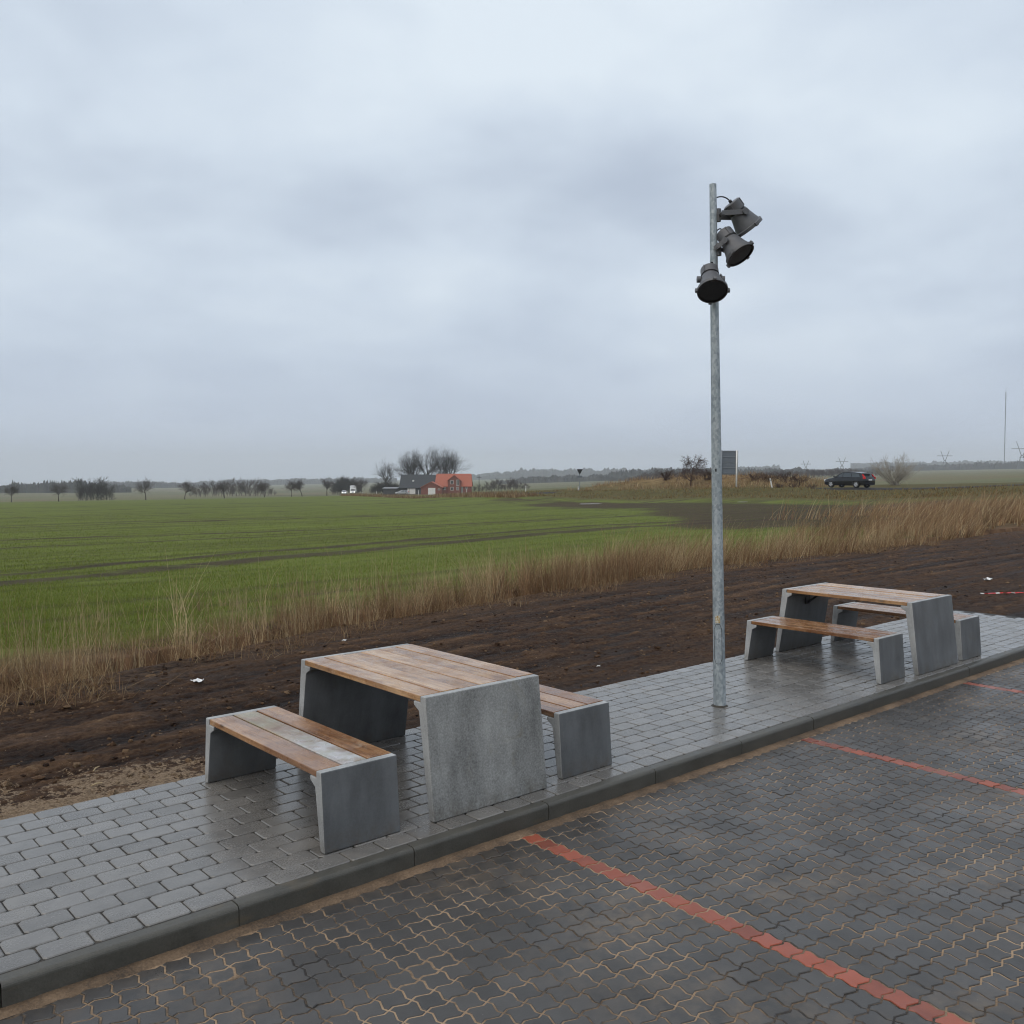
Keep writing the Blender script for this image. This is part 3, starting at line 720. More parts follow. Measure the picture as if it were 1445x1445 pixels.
# zones: 0 crop, weights for verge (road bank), bare soil patch, pale far fields
verge = sstep(rv-20, rv-15, gve)*sstep(640, 800, gpx)*sstep(rv+34, rv+26, gve)
strip2 = sstep(1150, 1330, gpx)*sstep(22, 30, gve)*sstep(rv-12, rv-26, gve)
bankw = np.interp(gpx, BANK[:, 0], BANK[:, 1], 0, 0)/1.3*np.exp(-((gve-rv-15)/8)**2)
nz = fbm(gv[:, 0]*.09, gv[:, 1]*.09, 3, 41)-.5
bare = sstep(-45, 45, gpx-(965-4.0*np.clip(gve-40, 0, 60))+160*nz)*sstep(34, 41, gve+8*nz)*sstep(rv-20, rv-26, gve)*sstep(1480, 1300, gpx)
farw = np.maximum(sstep(300, 340, gve)*sstep(700, 600, gpx), sstep(rv+25, rv+36, gve)*sstep(600, 740, gpx))
TRACKS = [(17.9, .52, -.0085, .85), (20.2, .52, -.0085, .5), (40.7, -.16, 0, .5), (33.0, .05, 0, .3), (55.3, .0, 0, .7), (58.5, 0, 0, .6), (80, .02, 0, .9), (110, .02, 0, 1.3), (150, .0, 0, 1.8)]
def _ground(n):
    p = n.n('ShaderNodeNewGeometry').outputs['Position']; xyz = n.n('ShaderNodeSeparateXYZ', ins={0: p})
    wob = n.math('MULTIPLY', n.math('SUBTRACT', n.noise(p, .35, 3), .5), .5)
    row = n.math('ADD', n.math('SUBTRACT', xyz.outputs[1], n.math('MULTIPLY', xyz.outputs[0], .10)), wob)
    a = n.noise(p, .12, 4, .6); b = n.noise(p, 1.3, 5, .65); c = n.noise(p, 14, 4, .7)
    rows = n.noise(n.n('ShaderNodeCombineXYZ', ins={0: n.math('MULTIPLY', xyz.outputs[0], .02), 1: row}).outputs[0], 1.1, 4, .7)
    k = n.math('ADD', n.math('MULTIPLY', a, .25), n.math('ADD', n.math('MULTIPLY', b, .25), n.math('ADD', n.math('MULTIPLY', c, .2), n.math('MULTIPLY', rows, .3))))
    crop = n.ramp(k, [(.36, (.080, .082, .021)), (.48, (.108, .132, .024)), (.62, (.144, .180, .034))])
    soil = n.ramp(n.math('ADD', n.math('MULTIPLY', b, .5), n.math('MULTIPLY', c, .5)), [(.35, (.022, .016, .011)), (.6, (.070, .050, .034))])
    sp = n.ramp(n.math('ADD', n.math('MULTIPLY', rows, .6), n.math('MULTIPLY', c, .4)), [(.40, 1.0), (.49, 0.0)])
    col = n.mix(n.math('MULTIPLY', sp, .8), crop, soil)
    # tramlines: pairs of wheel tracks
    tr = None
    for c0, c1, c2, wd in TRACKS:
        xx = xyz.outputs[0]; cur = n.math('ADD', c0, n.math('ADD', n.math('MULTIPLY', xx, c1), n.math('MULTIPLY', n.math('MULTIPLY', xx, xx), c2)))
        d = n.mapr(n.math('ABSOLUTE', n.math('SUBTRACT', n.math('ADD', xyz.outputs[1], wob), cur)), wd*.45, wd, 1, 0); tr = d if tr is None else n.math('MAXIMUM', tr, d)
    tr = n.math('MULTIPLY', tr, n.ramp(n.noise(p, .6, 3, .6), [(.30, .35), (.45, 1.0)]))
    col = n.mix(n.math('MULTIPLY', tr, .85), col, soil)
    w_ = n.attr('zone', 'Color'); zs = n.n('ShaderNodeSeparateColor', ins={0: w_})
    ba = n.ramp(n.math('ADD', n.math('MULTIPLY', zs.outputs[1], .8), n.math('ADD', n.math('MULTIPLY', n.math('SUBTRACT', rows, .5), 2.2), n.math('MULTIPLY', n.math('SUBTRACT', b, .5), .5))), [(.34, 0.0), (.74, .88)])
    wetc = n.ramp(n.math('ADD', n.math('MULTIPLY', c, .5), n.math('MULTIPLY', rows, .5)), [(.36, (.020, .0115, .0075)), (.5, (.048, .030, .020)), (.66, (.095, .064, .044))])
    col = n.mix(ba, col, wetc)
    ve = n.ramp(n.math('ADD', n.math('MULTIPLY', b, .6), n.math('MULTIPLY', n.noise(p, .25, 3), .4)), [(.36, (.075, .058, .024)), (.5, (.092, .082, .030)), (.64, (.115, .090, .042))])
    col = n.mix(zs.outputs[0], col, ve)
    ff = n.ramp(n.noise(n.scale(p, (.004, .02, .02)), 1.0, 4, .6), [(.35, (.10, .105, .050)), (.5, (.135, .135, .070)), (.65, (.15, .12, .072))])
    col = n.mix(zs.outputs[2], col, ff)
    bk = n.ramp(n.noise(p, .9, 4, .7), [(.36, (.085, .045, .022)), (.5, (.20, .13, .058)), (.64, (.27, .185, .090))])
    col = n.mix(n.attr('bank'), col, bk)
    dg = n.ramp(n.noise(n.scale(p, (1.5, 1.5, 1)), 1.0, 4, .7), [(.36, (.060, .034, .020)), (.6, (.15, .090, .050))])
    col = n.mix(n.attr('dry'), col, dg)
    n.out(col, (.92), n.bump(n.math('ADD', n.math('MULTIPLY', b, .6), c), .6, .06), spec=.12)
mat('ground', _ground)
gr = mobj('ground', gv, gf, MATS['ground'], smooth=True); tag(gr, kind='structure')
cattr(gr.data, 'zone', np.c_[verge, bare, farw]); fattr(gr.data, 'bank', bankw)
fattr(gr.data, 'dry', np.maximum(strip2*.9, sstep(2.6, .6, gv[:, 1]-yb(gv[:, 0]))*(gv[:, 0] > -20)*(gv[:, 1] > 5)))
gr.data.flip_normals() if gr.data.polygons[5000].normal.z < 0 else None

# ------------------------------------------------------------------ blades: dry grass strip, crop
def blades(px, py, pz, h, w_, lean, bend, segs, rng, taper=.15, zrot=None):
    """ribbon blades as one vertex/face array"""
    n = len(px); az = rng.uniform(0, 2*math.pi, n) if zrot is None else zrot; wa = rng.uniform(0, math.pi, n)
    dx, dy = np.cos(az), np.sin(az); wx, wy = np.cos(wa), np.sin(wa); V = []
    for s in range(segs+1):
        t = s/segs; k = lean*t+bend*t*t; zz = h*t*np.sqrt(np.maximum(1-np.minimum(k*k*.5, .8), .05)); ww = w_*(1-(1-taper)*t)*.5
        cx, cy = px+dx*h*k, py+dy*h*k
        V.append(np.stack([np.c_[cx-wx*ww, cy-wy*ww, pz+zz], np.c_[cx+wx*ww, cy+wy*ww, pz+zz]], 1))
    V = np.stack(V, 1).reshape(n, -1, 3); m = (segs+1)*2
    b = np.arange(n)[:, None]*m
    Fq = np.concatenate([b+np.array([[2*s, 2*s+1, 2*s+3, 2*s+2]]) for s in range(segs)], 0)
    return V.reshape(-1, 3), Fq, m
def stuff_blades(name, parts, m, label, cat):
    V = []; Fs = []; Cc = []; base = 0
    for v, f, k, col in parts:
        V.append(v); Fs.append(f+base); base += len(v); Cc.append(np.repeat(col, k, 0))
    o = mobj(name, np.concatenate(V), np.concatenate(Fs), m); cattr(o.data, 'tint', np.concatenate(Cc)); tag(o, label, cat, kind='stuff'); return o
def _blade(n):
    c = n.attr('tint', 'Color')
    d = n.n('ShaderNodeBsdfDiffuse', ins={'Color': c}); t = n.n('ShaderNodeBsdfTranslucent', ins={'Color': c})
    x = n.n('ShaderNodeMixShader', ins={0: .3}); n.t.links.new(d.outputs[0], x.inputs[1]); n.t.links.new(t.outputs[0], x.inputs[2])
    o = n.n('ShaderNodeOutputMaterial'); n.t.links.new(x.outputs[0], o.inputs[0])
mat('dry_blade', _blade); mat('green_blade', _blade)
PAL = np.array([(.47, .37, .225), (.38, .285, .165), (.305, .208, .112), (.215, .137, .073), (.130, .078, .046), (.235, .138, .080)])
def pick(rng, n, wts, sd=.12):
    w_ = np.array(wts, float); i = rng.choice(len(PAL), n, p=w_/w_.sum()); return PAL[i]*np.exp(rng.normal(0, sd, (n, 1)))
def ground_z(x, y):
    z = gz(x, y)+.10*(fbm(x*.35, y*.35, 3, 61)-.5)*sstep(10, 20, np.hypot(x, y)); return np.where(y < yb(x)+.45, np.maximum(mud_z(x, y), z-.2), z)
rng = np.random.default_rng(5)
parts = []
def scatter_strip(n, x0, x1, d0, d1, hm, hs, wd, wts, lean, bend, segs, clump, gamma=1.0, pw=1.0, wind=0.0):
    x = x0+(x1-x0)*rng.random(n*3)**gamma; d = d0+(d1-d0)*rng.random(n*3)**pw; y = yb(x)+d+.5*(fbm(x*.7, x*0, 2, 19)-.5)
    den_ = fbm(x*clump, y*clump, 3, 88); keep = rng.random(n*3) < sstep(.38, .66, den_)**1.3; x, y = x[keep][:n], y[keep][:n]
    vig = .72+.6*fbm(x*.45, y*.45, 2, 90); r = np.hypot(x, y)
    h = np.clip(rng.normal(hm, hs, len(x)), .08, 1.6)*vig; ww = wd*(.7+.6*rng.random(len(x)))*np.maximum(1, r/14)
    v, f, k = blades(x, y, ground_z(x, y)-.02, h, ww, rng.normal(0, lean, len(x))+wind, rng.normal(0, bend, len(x))*(1 if not wind else .5)+wind, segs, rng, zrot=None if not wind else -YAW+rng.normal(0, .7, len(x)))
    parts.append((v, f, k, pick(rng, len(x), wts)))
    return x, y, h
# flattened thatch at the foot, brown weeds, tall straw
scatter_strip(13000, -4, 26, -.95, .9, .19, .07, .005, (1.5, 2.5, 5, 5, 3, 3), 1.1, .4, 2, 1.2, 1.3)
scatter_strip(3500, -4, 26, -.15, 1.1, .32, .11, .0055, (1, 3, 5, 5, 3, 3), .22, .25, 3, .8, 1.2)
scatter_strip(1700, -4, 28, -.10, 1.3, .52, .17, .0045, (8, 6, 3, 1, .5, .5), .22, .22, 3, 1.0, 1.15)
scatter_strip(2600, -4, 30, .5, 3.4, .50, .15, .0050, (7, 6, 3, 1, .3, .3), .16, .2, 3, .8, 1.0, 2.0)
scatter_strip(2500, 6, 15, -.2, .9, .50, .13, .0055, (1, 1, 3, 5, 4, 6), .14, .2, 3, .6)
scatter_strip(2000, 15, 30, -.3, 2.0, .62, .18, .0060, (3, 4, 5, 4, 2, 4), .20, .35, 3, .45, 1.1, 1.2, wind=.25)
scatter_strip(4500, 27, 70, -.3, 4.5, .80, .22, .0062, (2, 3, 6, 5, 2, 6), .18, .35, 3, .30, 1.3, 1.1, wind=.30)
scatter_strip(3500, 38, 80, 3, 13, .80, .24, .0075, (3, 4, 6, 4, 1, 6), .18, .35, 3, .22, 1.1, 1.2, wind=.30)
scatter_strip(1500, 36, 70, 1, 8, .42, .14, .0070, (6, 5, 4, 2, 1, 2), .3, .35, 2, .2, 1.0, 1.0, wind=.2)
def tussocks(n, x0, x1, d0, d1, hm, per, wts, gamma=1.0, spread=.30, wd=.0045, wind=0.0):
    cx_ = x0+(x1-x0)*rng.random(n)**gamma; cy_ = yb(cx_)+d0+(d1-d0)*rng.random(n); hv = hm*np.exp(rng.normal(0, .28, n)); k_ = np.maximum(rng.poisson(per, n), 8)
    ci = np.repeat(np.arange(n), k_); m_ = len(ci); rad_ = rng.gamma(1.5, .045, m_); an = rng.uniform(0, 6.283, m_)
    x = cx_[ci]+rad_*np.cos(an); y = cy_[ci]+rad_*np.sin(an); r = np.hypot(x, y); h = hv[ci]*rng.uniform(.45, 1.12, m_)
    tone = np.exp(rng.normal(0, .22, n))[ci][:, None]
    v, f, k = blades(x, y, ground_z(x, y)-.02, h, wd*(.7+.7*rng.random(m_))*np.maximum(1, r/14), np.abs(rng.normal(.06, spread*.6, m_))+wind*.5, rng.normal(.10, spread, m_)+wind*.5, 3, rng, zrot=an+rng.normal(0, .5, m_) if not wind else -YAW+rng.normal(0, .8, m_))
    parts.append((v, f, k, pick(rng, m_, wts)*tone))
tussocks(85, -3, 17, -.05, 1.3, .60, 26, (9, 6, 3, 1, .4, .4), 1.1)
tussocks(60, -3, 20, -.15, .9, .36, 34, (2, 3, 5, 5, 3, 3), 1.0, .4)
tussocks(42, 5.5, 12, -.1, .8, .52, 44, (.5, 1, 3, 5, 4, 6), 1.0, .22)
tussocks(60, 1, 22, 1.0, 3.2, .45, 26, (9, 6, 3, 1, .4, .4), 1.0, .28)
tussocks(70, 14, 34, -.2, 1.6, .48, 34, (4, 4, 5, 4, 2, 4), 1.0, .3, .0055, .2)
tussocks(140, 27, 66, -.2, 5, .72, 40, (2, 3, 6, 5, 2, 6), 1.2, .3, .006, .28)
stuff_blades('dry_grass', parts, MATS['dry_blade'], 'tall dry straw-coloured grass and weeds along the field edge', 'dry grass')
# seed heads on stems nearest the camera
# crop: short green blades in drill rows, thinning with distance
parts = []
n = 260000
pyv = 700+(960-700)*rng.random(n)**.75; pxv = rng.uniform(-60, 1330, n)
rq = C0[None]+(DV[None]+RV[None]*((pxv-722.5)/F)[:, None]-UV_[None]*((pyv-722.5)/F)[:, None])
dvec = rq-C0; tt = (-.35-H)/np.minimum(dvec[:, 2], -1e-4); X = dvec[:, 0]*tt; Y = dvec[:, 1]*tt
Yr = Y-.10*X; near_ = np.hypot(X, Y) < 34; Yr = np.where(near_, np.round(Yr/.125)*.125+rng.normal(0, .014, n), Yr); Y = Yr+.10*X
ok = (Y > yb(X)+.55) & (np.hypot(X, Y) < 95)
wob_tr = np.zeros(n, bool)
for c0_, c1_, c2_, wd_ in TRACKS: wob_tr |= np.abs(Y-(c0_+c1_*X+c2_*X*X)) < wd_*.72
gp_, _, _ = project(np.c_[X, Y, X*0]); rr = np.hypot(X, Y)
nzb = fbm(X*.09, Y*.09, 3, 41)-.5
bareb = sstep(-45, 45, gp_-(965-4.0*np.clip(rr*.97-40, 0, 60))+160*nzb)*sstep(34, 41, rr*.97+8*nzb)
edge = sstep(.5, 3.5, Y-yb(X)); dens = (.25+.75*edge)*(1-.9*bareb)*sstep(.25, .5, fbm(X*.5, Y*1.2, 3, 71)+.12)
ok &= (rng.random(n) < dens) & ~(wob_tr & (rng.random(n) < .97)); X, Y, rr = X[ok], Y[ok], rr[ok]; n = len(X)
hh_ = rng.uniform(.035, .085, n); zz_ = ground_z(X, Y)-.008
v, f, k = blades(X, Y, zz_, hh_, rng.uniform(.003, .0055, n)*np.maximum(1, rr/13), rng.normal(0, .5, n), rng.normal(.2, .4, n), 2, rng, .1)
gcol = np.array([(.142, .182, .030), (.118, .155, .026), (.174, .202, .042), (.22, .20, .07)])[rng.choice(4, n, p=[.4, .35, .2, .05])]*np.exp(rng.normal(0, .16, (n, 1)))
parts.append((v, f, k, gcol))
stuff_blades('crop', parts, MATS['green_blade'], 'short green winter cereal growing in rows across the field', 'crop')

# ------------------------------------------------------------------ road
mat('asphalt', lambda n: n.out(n.mix(n.noise(n.obj(), 3, 4), (.030, .030, .032), (.05, .05, .052)), .8, spec=.15))
rp = [(1900, 76), (1650, 80), (1445, 85), (1320, 88.5), (1200, 92.5), (1120, 96.5), (1040, 101), (900, 111), (820, 121), (742, 139), (690, 163), (658, 187), (590, 226), (532, 262), (512, 310), (497, 375), (440, 450), (330, 520)]
pts = np.array([at_depth(px, HZ, v)[:2] for px, v in rp])
tcur = np.linspace(0, len(pts)-1, 260); sm_ = np.stack([np.interp(tcur, np.arange(len(pts)), pts[:, k]) for k in (0, 1)], 1)
for _ in range(60): sm_[1:-1] = sm_[1:-1]*.5+(sm_[:-2]+sm_[2:])*.25
tg = np.gradient(sm_, axis=0); tg /= np.linalg.norm(tg, axis=1)[:, None]; nm = np.c_[-tg[:, 1], tg[:, 0]]
rz = gz(sm_[:, 0], sm_[:, 1])+.05
rvv = []; 
for off, dz in ((-3.6, -.4), (-3.0, .0), (0, .05), (3.0, .0), (3.6, -.4)): rvv.append(np.c_[sm_+nm*off, rz+dz])
rvv = np.stack(rvv, 1).reshape(-1, 3); i = np.arange(259*4); a = (i//4)*5+i % 4
road = mobj('road', rvv, np.c_[a, a+1, a+6, a+5], MATS['asphalt'], smooth=True); tag(road, kind='structure')
def road_at(px):
    """road position and heading at photo column px"""
    q = (sm_@RV[:2])/(sm_@FV[:2])*F+722.5; k = int(np.argmin(np.abs(q-px))); return sm_[k], rz[k]+.04, tg[k]

# ------------------------------------------------------------------ bare trees
def tree_mesh(name, seed, height, spread=.5, levels=4, trunk=.12, r0=None, upright=.35, clear=.25, kids=(7, 5, 5, 4), twig=.012, n0=6, trunkf=.72, fan=1.0, part=True):
    rg = np.random.default_rng(seed); segs = []
    r0 = r0 or height*.022
    def branch(p, d, L, r, lev):
        k = 4 if lev == 0 else 3; pts = [p]; rs = [r]; dd = d
        for s in range(k):
            dd = dd+rg.normal(0, .10 if lev == 0 else .16, 3)+np.array([0, 0, upright*(.12 if lev else .05)]); dd = dd/np.linalg.norm(dd)
            p = p+dd*L/k; pts.append(p); rs.append(max(r*(1-(s+1)/k*.72), twig*.6))
        segs.append((pts, rs, n0 if lev == 0 else (4 if lev == 1 else 3)))
        if lev >= levels: return
        nk = kids[min(lev, len(kids)-1)]; st = clear if lev == 0 else .25
        for c in range(nk):
            t = st+(1-st)*(c+rg.random()*.8)/nk; i_ = min(int(t*k), k-1); f_ = t*k-i_; q = pts[i_]+(pts[i_+1]-pts[i_])*f_
            dl = (pts[i_+1]-pts[i_]); dl /= np.linalg.norm(dl); a = rg.random()*6.283
            e1 = np.cross(dl, [.3, .2, 1.0]); e1 /= np.linalg.norm(e1)+1e-9; e2 = np.cross(dl, e1)
            sp = spread*(1.15 if lev == 0 else 1.0)*rg.uniform(.7, 1.25); nd = dl*math.cos(sp)+(e1*math.cos(a)+e2*math.sin(a))*math.sin(sp); nd[2] += upright*.35; nd /= np.linalg.norm(nd)
            Lc = L*rg.uniform(.50, .72)*((1.05-.35*t)*fan if lev == 0 else 1)
            branch(q, nd, Lc, max(np.interp(t, [0, 1], [r, r*.35])*.62, twig), lev+1)
    branch(np.zeros(3), np.array([rg.normal(0, .03), rg.normal(0, .03), 1.0]), height*trunkf, r0, 0)
    b = MB()
    for p, r, n_ in (segs[1:] if part else segs): b.tube(p, r, n_, cap=False)
    v = np.array(b.v); s = height/max(v[:, 2].max(), .1); v *= s; v[:, 2] -= .05
    me = mesh_data(name, v, b.f, None, True)
    if part:
        b = MB(); b.tube(*segs[0], cap=False); v = np.array(b.v)*s; v[:, 2] -= .05; TRUNKS[me.name] = mesh_data('trunk', v, b.f, None, True)
    return me
TRUNKS = {}
def shrub_mesh(name, seed, h, wdt, nst=26, twig=.012, sub=5, lean=.9):
    rg = np.random.default_rng(seed); b = MB()
    for s in range(nst):
        a = rg.random()*6.283; le = rg.random()**.6*lean; d = np.array([math.cos(a)*le, math.sin(a)*le, 1.0]); d /= np.linalg.norm(d); L = h*rg.uniform(.75, 1.1)
        p0 = np.array([rg.normal(0, wdt*.05), rg.normal(0, wdt*.05), -.05]); P_ = [p0]
        for k in range(4): d = d+rg.normal(0, .08, 3)+np.array([0, 0, .03]); d /= np.linalg.norm(d); P_.append(P_[-1]+d*L/4)
        b.tube(P_, [twig*2.2, twig*2, twig*1.6, twig*1.2, twig*.7], 3, cap=False)
        for q in range(sub):
            t = rg.uniform(.25, .95); i_ = min(int(t*4), 3); o = P_[i_]+(P_[i_+1]-P_[i_])*(t*4-i_); dd = (P_[i_+1]-P_[i_])/np.linalg.norm(P_[i_+1]-P_[i_])+rg.normal(0, .45, 3); dd[2] += .25; dd /= np.linalg.norm(dd)
            l2 = h*rg.uniform(.15, .38); m_ = o+dd*l2*.5; e_ = o+(dd+rg.normal(0, .15, 3))*l2
            b.tube([o, m_, e_], [twig*1.1, twig*.8, twig*.5], 3, cap=False)
            for _ in range(2):
                d3 = dd+rg.normal(0, .5, 3); d3 /= np.linalg.norm(d3); b.tube([m_, m_+d3*l2*.5], [twig*.7, twig*.4], 3, cap=False)
    v = np.array(b.v)
    v[:, 2] *= h/v[:, 2].max(); s = wdt/2/np.percentile(np.hypot(v[:, 0], v[:, 1]), 97); v[:, :2] *= s
    return mesh_data(name, v, b.f, None, True)
def _bark(c):
    return lambda n: n.out(n.mix(n.noise(n.obj(), 4, 3), tuple(x*.7 for x in c), tuple(x*1.3 for x in c)), .85, spec=.2)
mat('bark_dark', _bark((.040, .034, .030))); mat('bark_brown', _bark((.062, .045, .038))); mat('bark_pale', _bark((.36, .335, .29))); mat('bark_red', _bark((.070, .042, .034)))
def tree(px, v, me, m, label, group=None, name='bare_tree', s=1.0, rz_=None, split=True, cat='tree'):
    p = place(px, v); o = empty(name, p, random.random()*6.28 if rz_ is None else rz_); o.scale = (s, s, s)
    c = link(bpy.data.objects.new('crown', me), o)
    tk = TRUNKS.get(me.name)
    if tk is not None: link(bpy.data.objects.new('trunk', tk), o)
    else: c.name = 'branches'
    for q in (me, tk):
        if q is not None and not q.materials: q.materials.append(m)
    tag(o, label, cat, group); return o
M_PX = 1/F
def sz(pxh, v): return pxh/F*v
big = [tree_mesh('big_tree', 100+k, 18.5, .60, 4, kids=(12, 6, 5, 5), upright=.30, clear=.60, twig=.012, r0=.62, trunkf=.5, fan=1.5) for k in range(3)]
mid = [tree_mesh('roadside_tree', 200+k, 6.5, .78, 3, kids=(18, 8, 7), upright=.22, clear=.55, twig=.014, r0=.15, trunkf=.5, fan=1.35) for k in range(4)]
bk_g = 'tall bare trees behind the red-roofed farmhouse'
for k, (px, top, lb) in enumerate([(575.7, 634, 'leftmost of five tall bare trees behind the farm roofs'), (587.6, 630, 'second from left of five tall bare trees behind the farm roofs'),
        (603.7, 626.5, 'middle one of five tall bare trees behind the farm roofs'), (619.8, 626.5, 'fourth from left of the tall bare trees, above the red roof'), (636, 629, 'rightmost and widest tall bare tree above the red roof')]):
    v = 362; hgt = sz(697.5-top, v); o = tree(px, v, big[k % 3], MATS['bark_dark'], lb, bk_g, s=hgt/18.5, rz_=k*1.7)
    o.scale = (o.scale[0]*(1.2 if k == 4 else 1.02), o.scale[1]*1.0, o.scale[2]*1.03)
tree(546, 348, big[1], MATS['bark_dark'], 'spreading bare tree left of the black-roofed barn', s=sz(697-643, 348)/18.5, rz_=.4)
for k, (px, v, top, bot, lb) in enumerate([(15, 300, 681, 707, 'small round bare tree at the far left edge of the field'), (82, 300, 676, 706, 'small bare tree between the left edge and the dark thicket'),
        (205, 310, 672, 704, 'wide forked bare tree right of the dark thicket'), (260, 310, 673, 702, 'narrow bare tree standing alone left of the grey wood'), (316, 320, 675, 701, 'bare tree in front of the left part of the grey wood'),
        (373, 330, 674, 700, 'bare tree at the right end of the grey wood'), (411, 335, 675, 699.5, 'left one of two slim bare trees close together'), (426, 335, 672, 699, 'right one of two slim bare trees close together'),
        (461, 345, 673, 699, 'bare tree left of the oncoming white vehicles'), (511, 350, 671, 698.5, 'bare tree right of the white box truck')]):
    h_ = sz(bot-top, v)+.6; tree(px, v, mid[k % 4], MATS['bark_brown'], lb, 'bare trees lining the far side of the field', s=h_/6.5)
# shrubs
wm_ = shrub_mesh('pale_shrub', 5, sz(49, 101), sz(64, 101), 60, .013, 10, 1.35)
tree(1263, 103, wm_, MATS['bark_pale'], 'pale bare shrub with fanning branches right of the black car', name='bare_shrub', cat='shrub')
hm_ = tree_mesh('hawthorn', 61, sz(48, 110), .8, 4, kids=(11, 6, 5, 4), upright=.15, clear=.12, twig=.014, r0=.12)
tree(975, 113, hm_, MATS['bark_red'], 'reddish-brown bare tree on the dry grass bank left of the lamp post', name='bare_tree')
br = [shrub_mesh('bramble', 70+k, 1.5, 3.6, 26, .010, 6, 1.2) for k in range(3)]
BRL = ['bramble bush left of the reddish bare tree on the dry bank', 'bramble bush between the bare tree and the lamp post', 'bramble bush just right of the big road sign', 'bramble bush directly behind the leaning marker post',
       'tallest bramble bush right behind the leaning marker post', 'bramble bush between the leaning marker post and the car', 'low weeds in front of the road right of the leaning post', 'low weeds in front of the road, midway to the car', 'smallest weed clump in front of the road near the car']
for k, (px, dv, s) in enumerate([(940, 12, .9), (1000, 11, 1.1), (1065, 10, .7), (1085, 9, .85), (1110, 9, .9), (1128, 8, .8), (1100, -3, .5), (1122, -3, .5), (1145, -4, .4)]):
    v = np.interp(px, ROADV[:, 0], ROADV[:, 1])+dv
    tree(px, v, br[k % 3], MATS['bark_red'], BRL[k], 'brambles on the road bank', 'bramble_bush', s, cat='bush')
# woods and thickets that read as one mass
def wood(name, px0, px1, v, hpx, n, label, m, seed, dv=25, hj=.25, twig=.05, kids=(13, 5, 4), per=3):
    rg = np.random.default_rng(seed); protos = []
    for k in range(per):
        h0 = sz(hpx, v); me = tree_mesh('t', seed*10+k, h0, .6, 3, kids=kids, upright=.25, clear=.03, twig=twig*v/400, r0=h0*.015, n0=4, part=False)
        co = np.zeros(len(me.vertices)*3); me.vertices.foreach_get('co', co); protos.append((co.reshape(-1, 3), np.array([p.vertices[:] for p in me.polygons]))); bpy.data.meshes.remove(me)
    V = []; Fs = []; base = 0
    for i in range(n):
        px = px0+(px1-px0)*(i+rg.random())/n; vv = v+rg.random()*dv; p = place(px, vv); c, f = protos[rg.integers(per)]
        s = rg.uniform(1-hj, 1+hj*.5); e = min(px-px0, px1-px)/(px1-px0)*2; s *= .5+.5*min(1, e*2); a = rg.random()*6.28
        q = c.copy()*s; x = q[:, 0]*math.cos(a)-q[:, 1]*math.sin(a); y = q[:, 0]*math.sin(a)+q[:, 1]*math.cos(a)
        V.append(np.c_[x+p.x, y+p.y, q[:, 2]+p.z-.1]); Fs.append(f+base); base += len(q)
    o = mobj(name, np.concatenate(V), np.concatenate(Fs), m); tag(o, label, 'wood', kind='stuff')
wood('thicket', 108, 158, 322, 31, 24, 'dense dark bare thicket at the left edge of the field', MATS['bark_dark'], 31, 12, .4, .028)
wood('bare_wood', 268, 388, 430, 26, 34, 'grey bare wood behind the trees left of the farm', MATS['bark_brown'], 32, 60, .5, .038)
wood('bare_wood', 468, 506, 430, 27, 22, 'dark bare trees behind the white box truck', MATS['bark_dark'], 33, 20, .2, .045)
wood('hedge', 524, 566, 352, 20, 26, 'scrubby bare hedge left of the black barn', MATS['bark_dark'], 34, 10, .25, .03)
wood('hedge', 668, 746, 372, 17, 30, 'low bare hedge running right from the farmhouse', MATS['bark_brown'], 35, 12, .45, .024)
wood('bare_wood', 886, 1010, 560, 19, 55, 'bare grey wood behind the dry grass bank', MATS['bark_brown'], 36, 60, .25, .05)
wood('bare_wood', 1040, 1240, 640, 13, 70, 'low bare wood behind the road and black car', MATS['bark_brown'], 37, 80, .25, .05)

# distant forest belts
mat('far_forest', lambda n: n.out(n.ramp(n.noise(n.n('ShaderNodeNewGeometry').outputs['Position'], .06, 5, .7), [(.35, (.018, .022, .018)), (.65, (.055, .052, .042))]), .95, spec=.1))
def belt(px0, px1, v, hts, seed, label, dep=140, nx=260):
    rg = np.random.default_rng(seed); xs = np.linspace(px0, px1, nx); prof_ = [(0, 0.0), (.05, .72), (.2, .95), (.5, 1.0), (.8, .9), (1, 0.0)]; V = []
    for px in xs:
        hb = np.interp(px, [q[0] for q in hts], [q[1] for q in hts])*v/F
        for k, (t_, hk) in enumerate(prof_):
            vv = v+t_*dep; p = at_depth(px, HZ, vv); z = float(gz(p[0], p[1]))
            V.append((p[0], p[1], z-2+hk*(hb+2)*(.82+.36*rg.random())*(.75+.5*vnoise(np.array([px*.11]), np.array([k*1.3]), seed)[0])))
    m_ = len(prof_); i = np.arange((nx-1)*(m_-1)); a = (i//(m_-1))*m_+i % (m_-1)
    o = mobj('far_forest', np.array(V), np.c_[a, a+m_, a+m_+1, a+1], MATS['far_forest'], smooth=False); tag(o, label, 'forest', kind='stuff')
belt(-60, 185, 900, [(-60, 12), (0, 13), (100, 15), (185, 10)], 1, 'hazy blue forest on the far left horizon')
belt(140, 300, 1700, [(140, 7), (180, 10), (300, 5)], 2, 'thin hazy forest line behind the left roadside trees')
belt(280, 560, 2400, [(280, 6), (400, 8), (560, 6)], 3, 'faint forest line above the grey wood')
belt(700, 960, 1100, [(700, 4), (760, 9), (830, 8), (900, 14), (960, 12)], 4, 'hazy forest right of the farm behind the give way sign')
belt(640, 1100, 2600, [(640, 6), (760, 12), (900, 9), (1100, 8)], 5, 'faint blue forest ridge across the middle horizon')
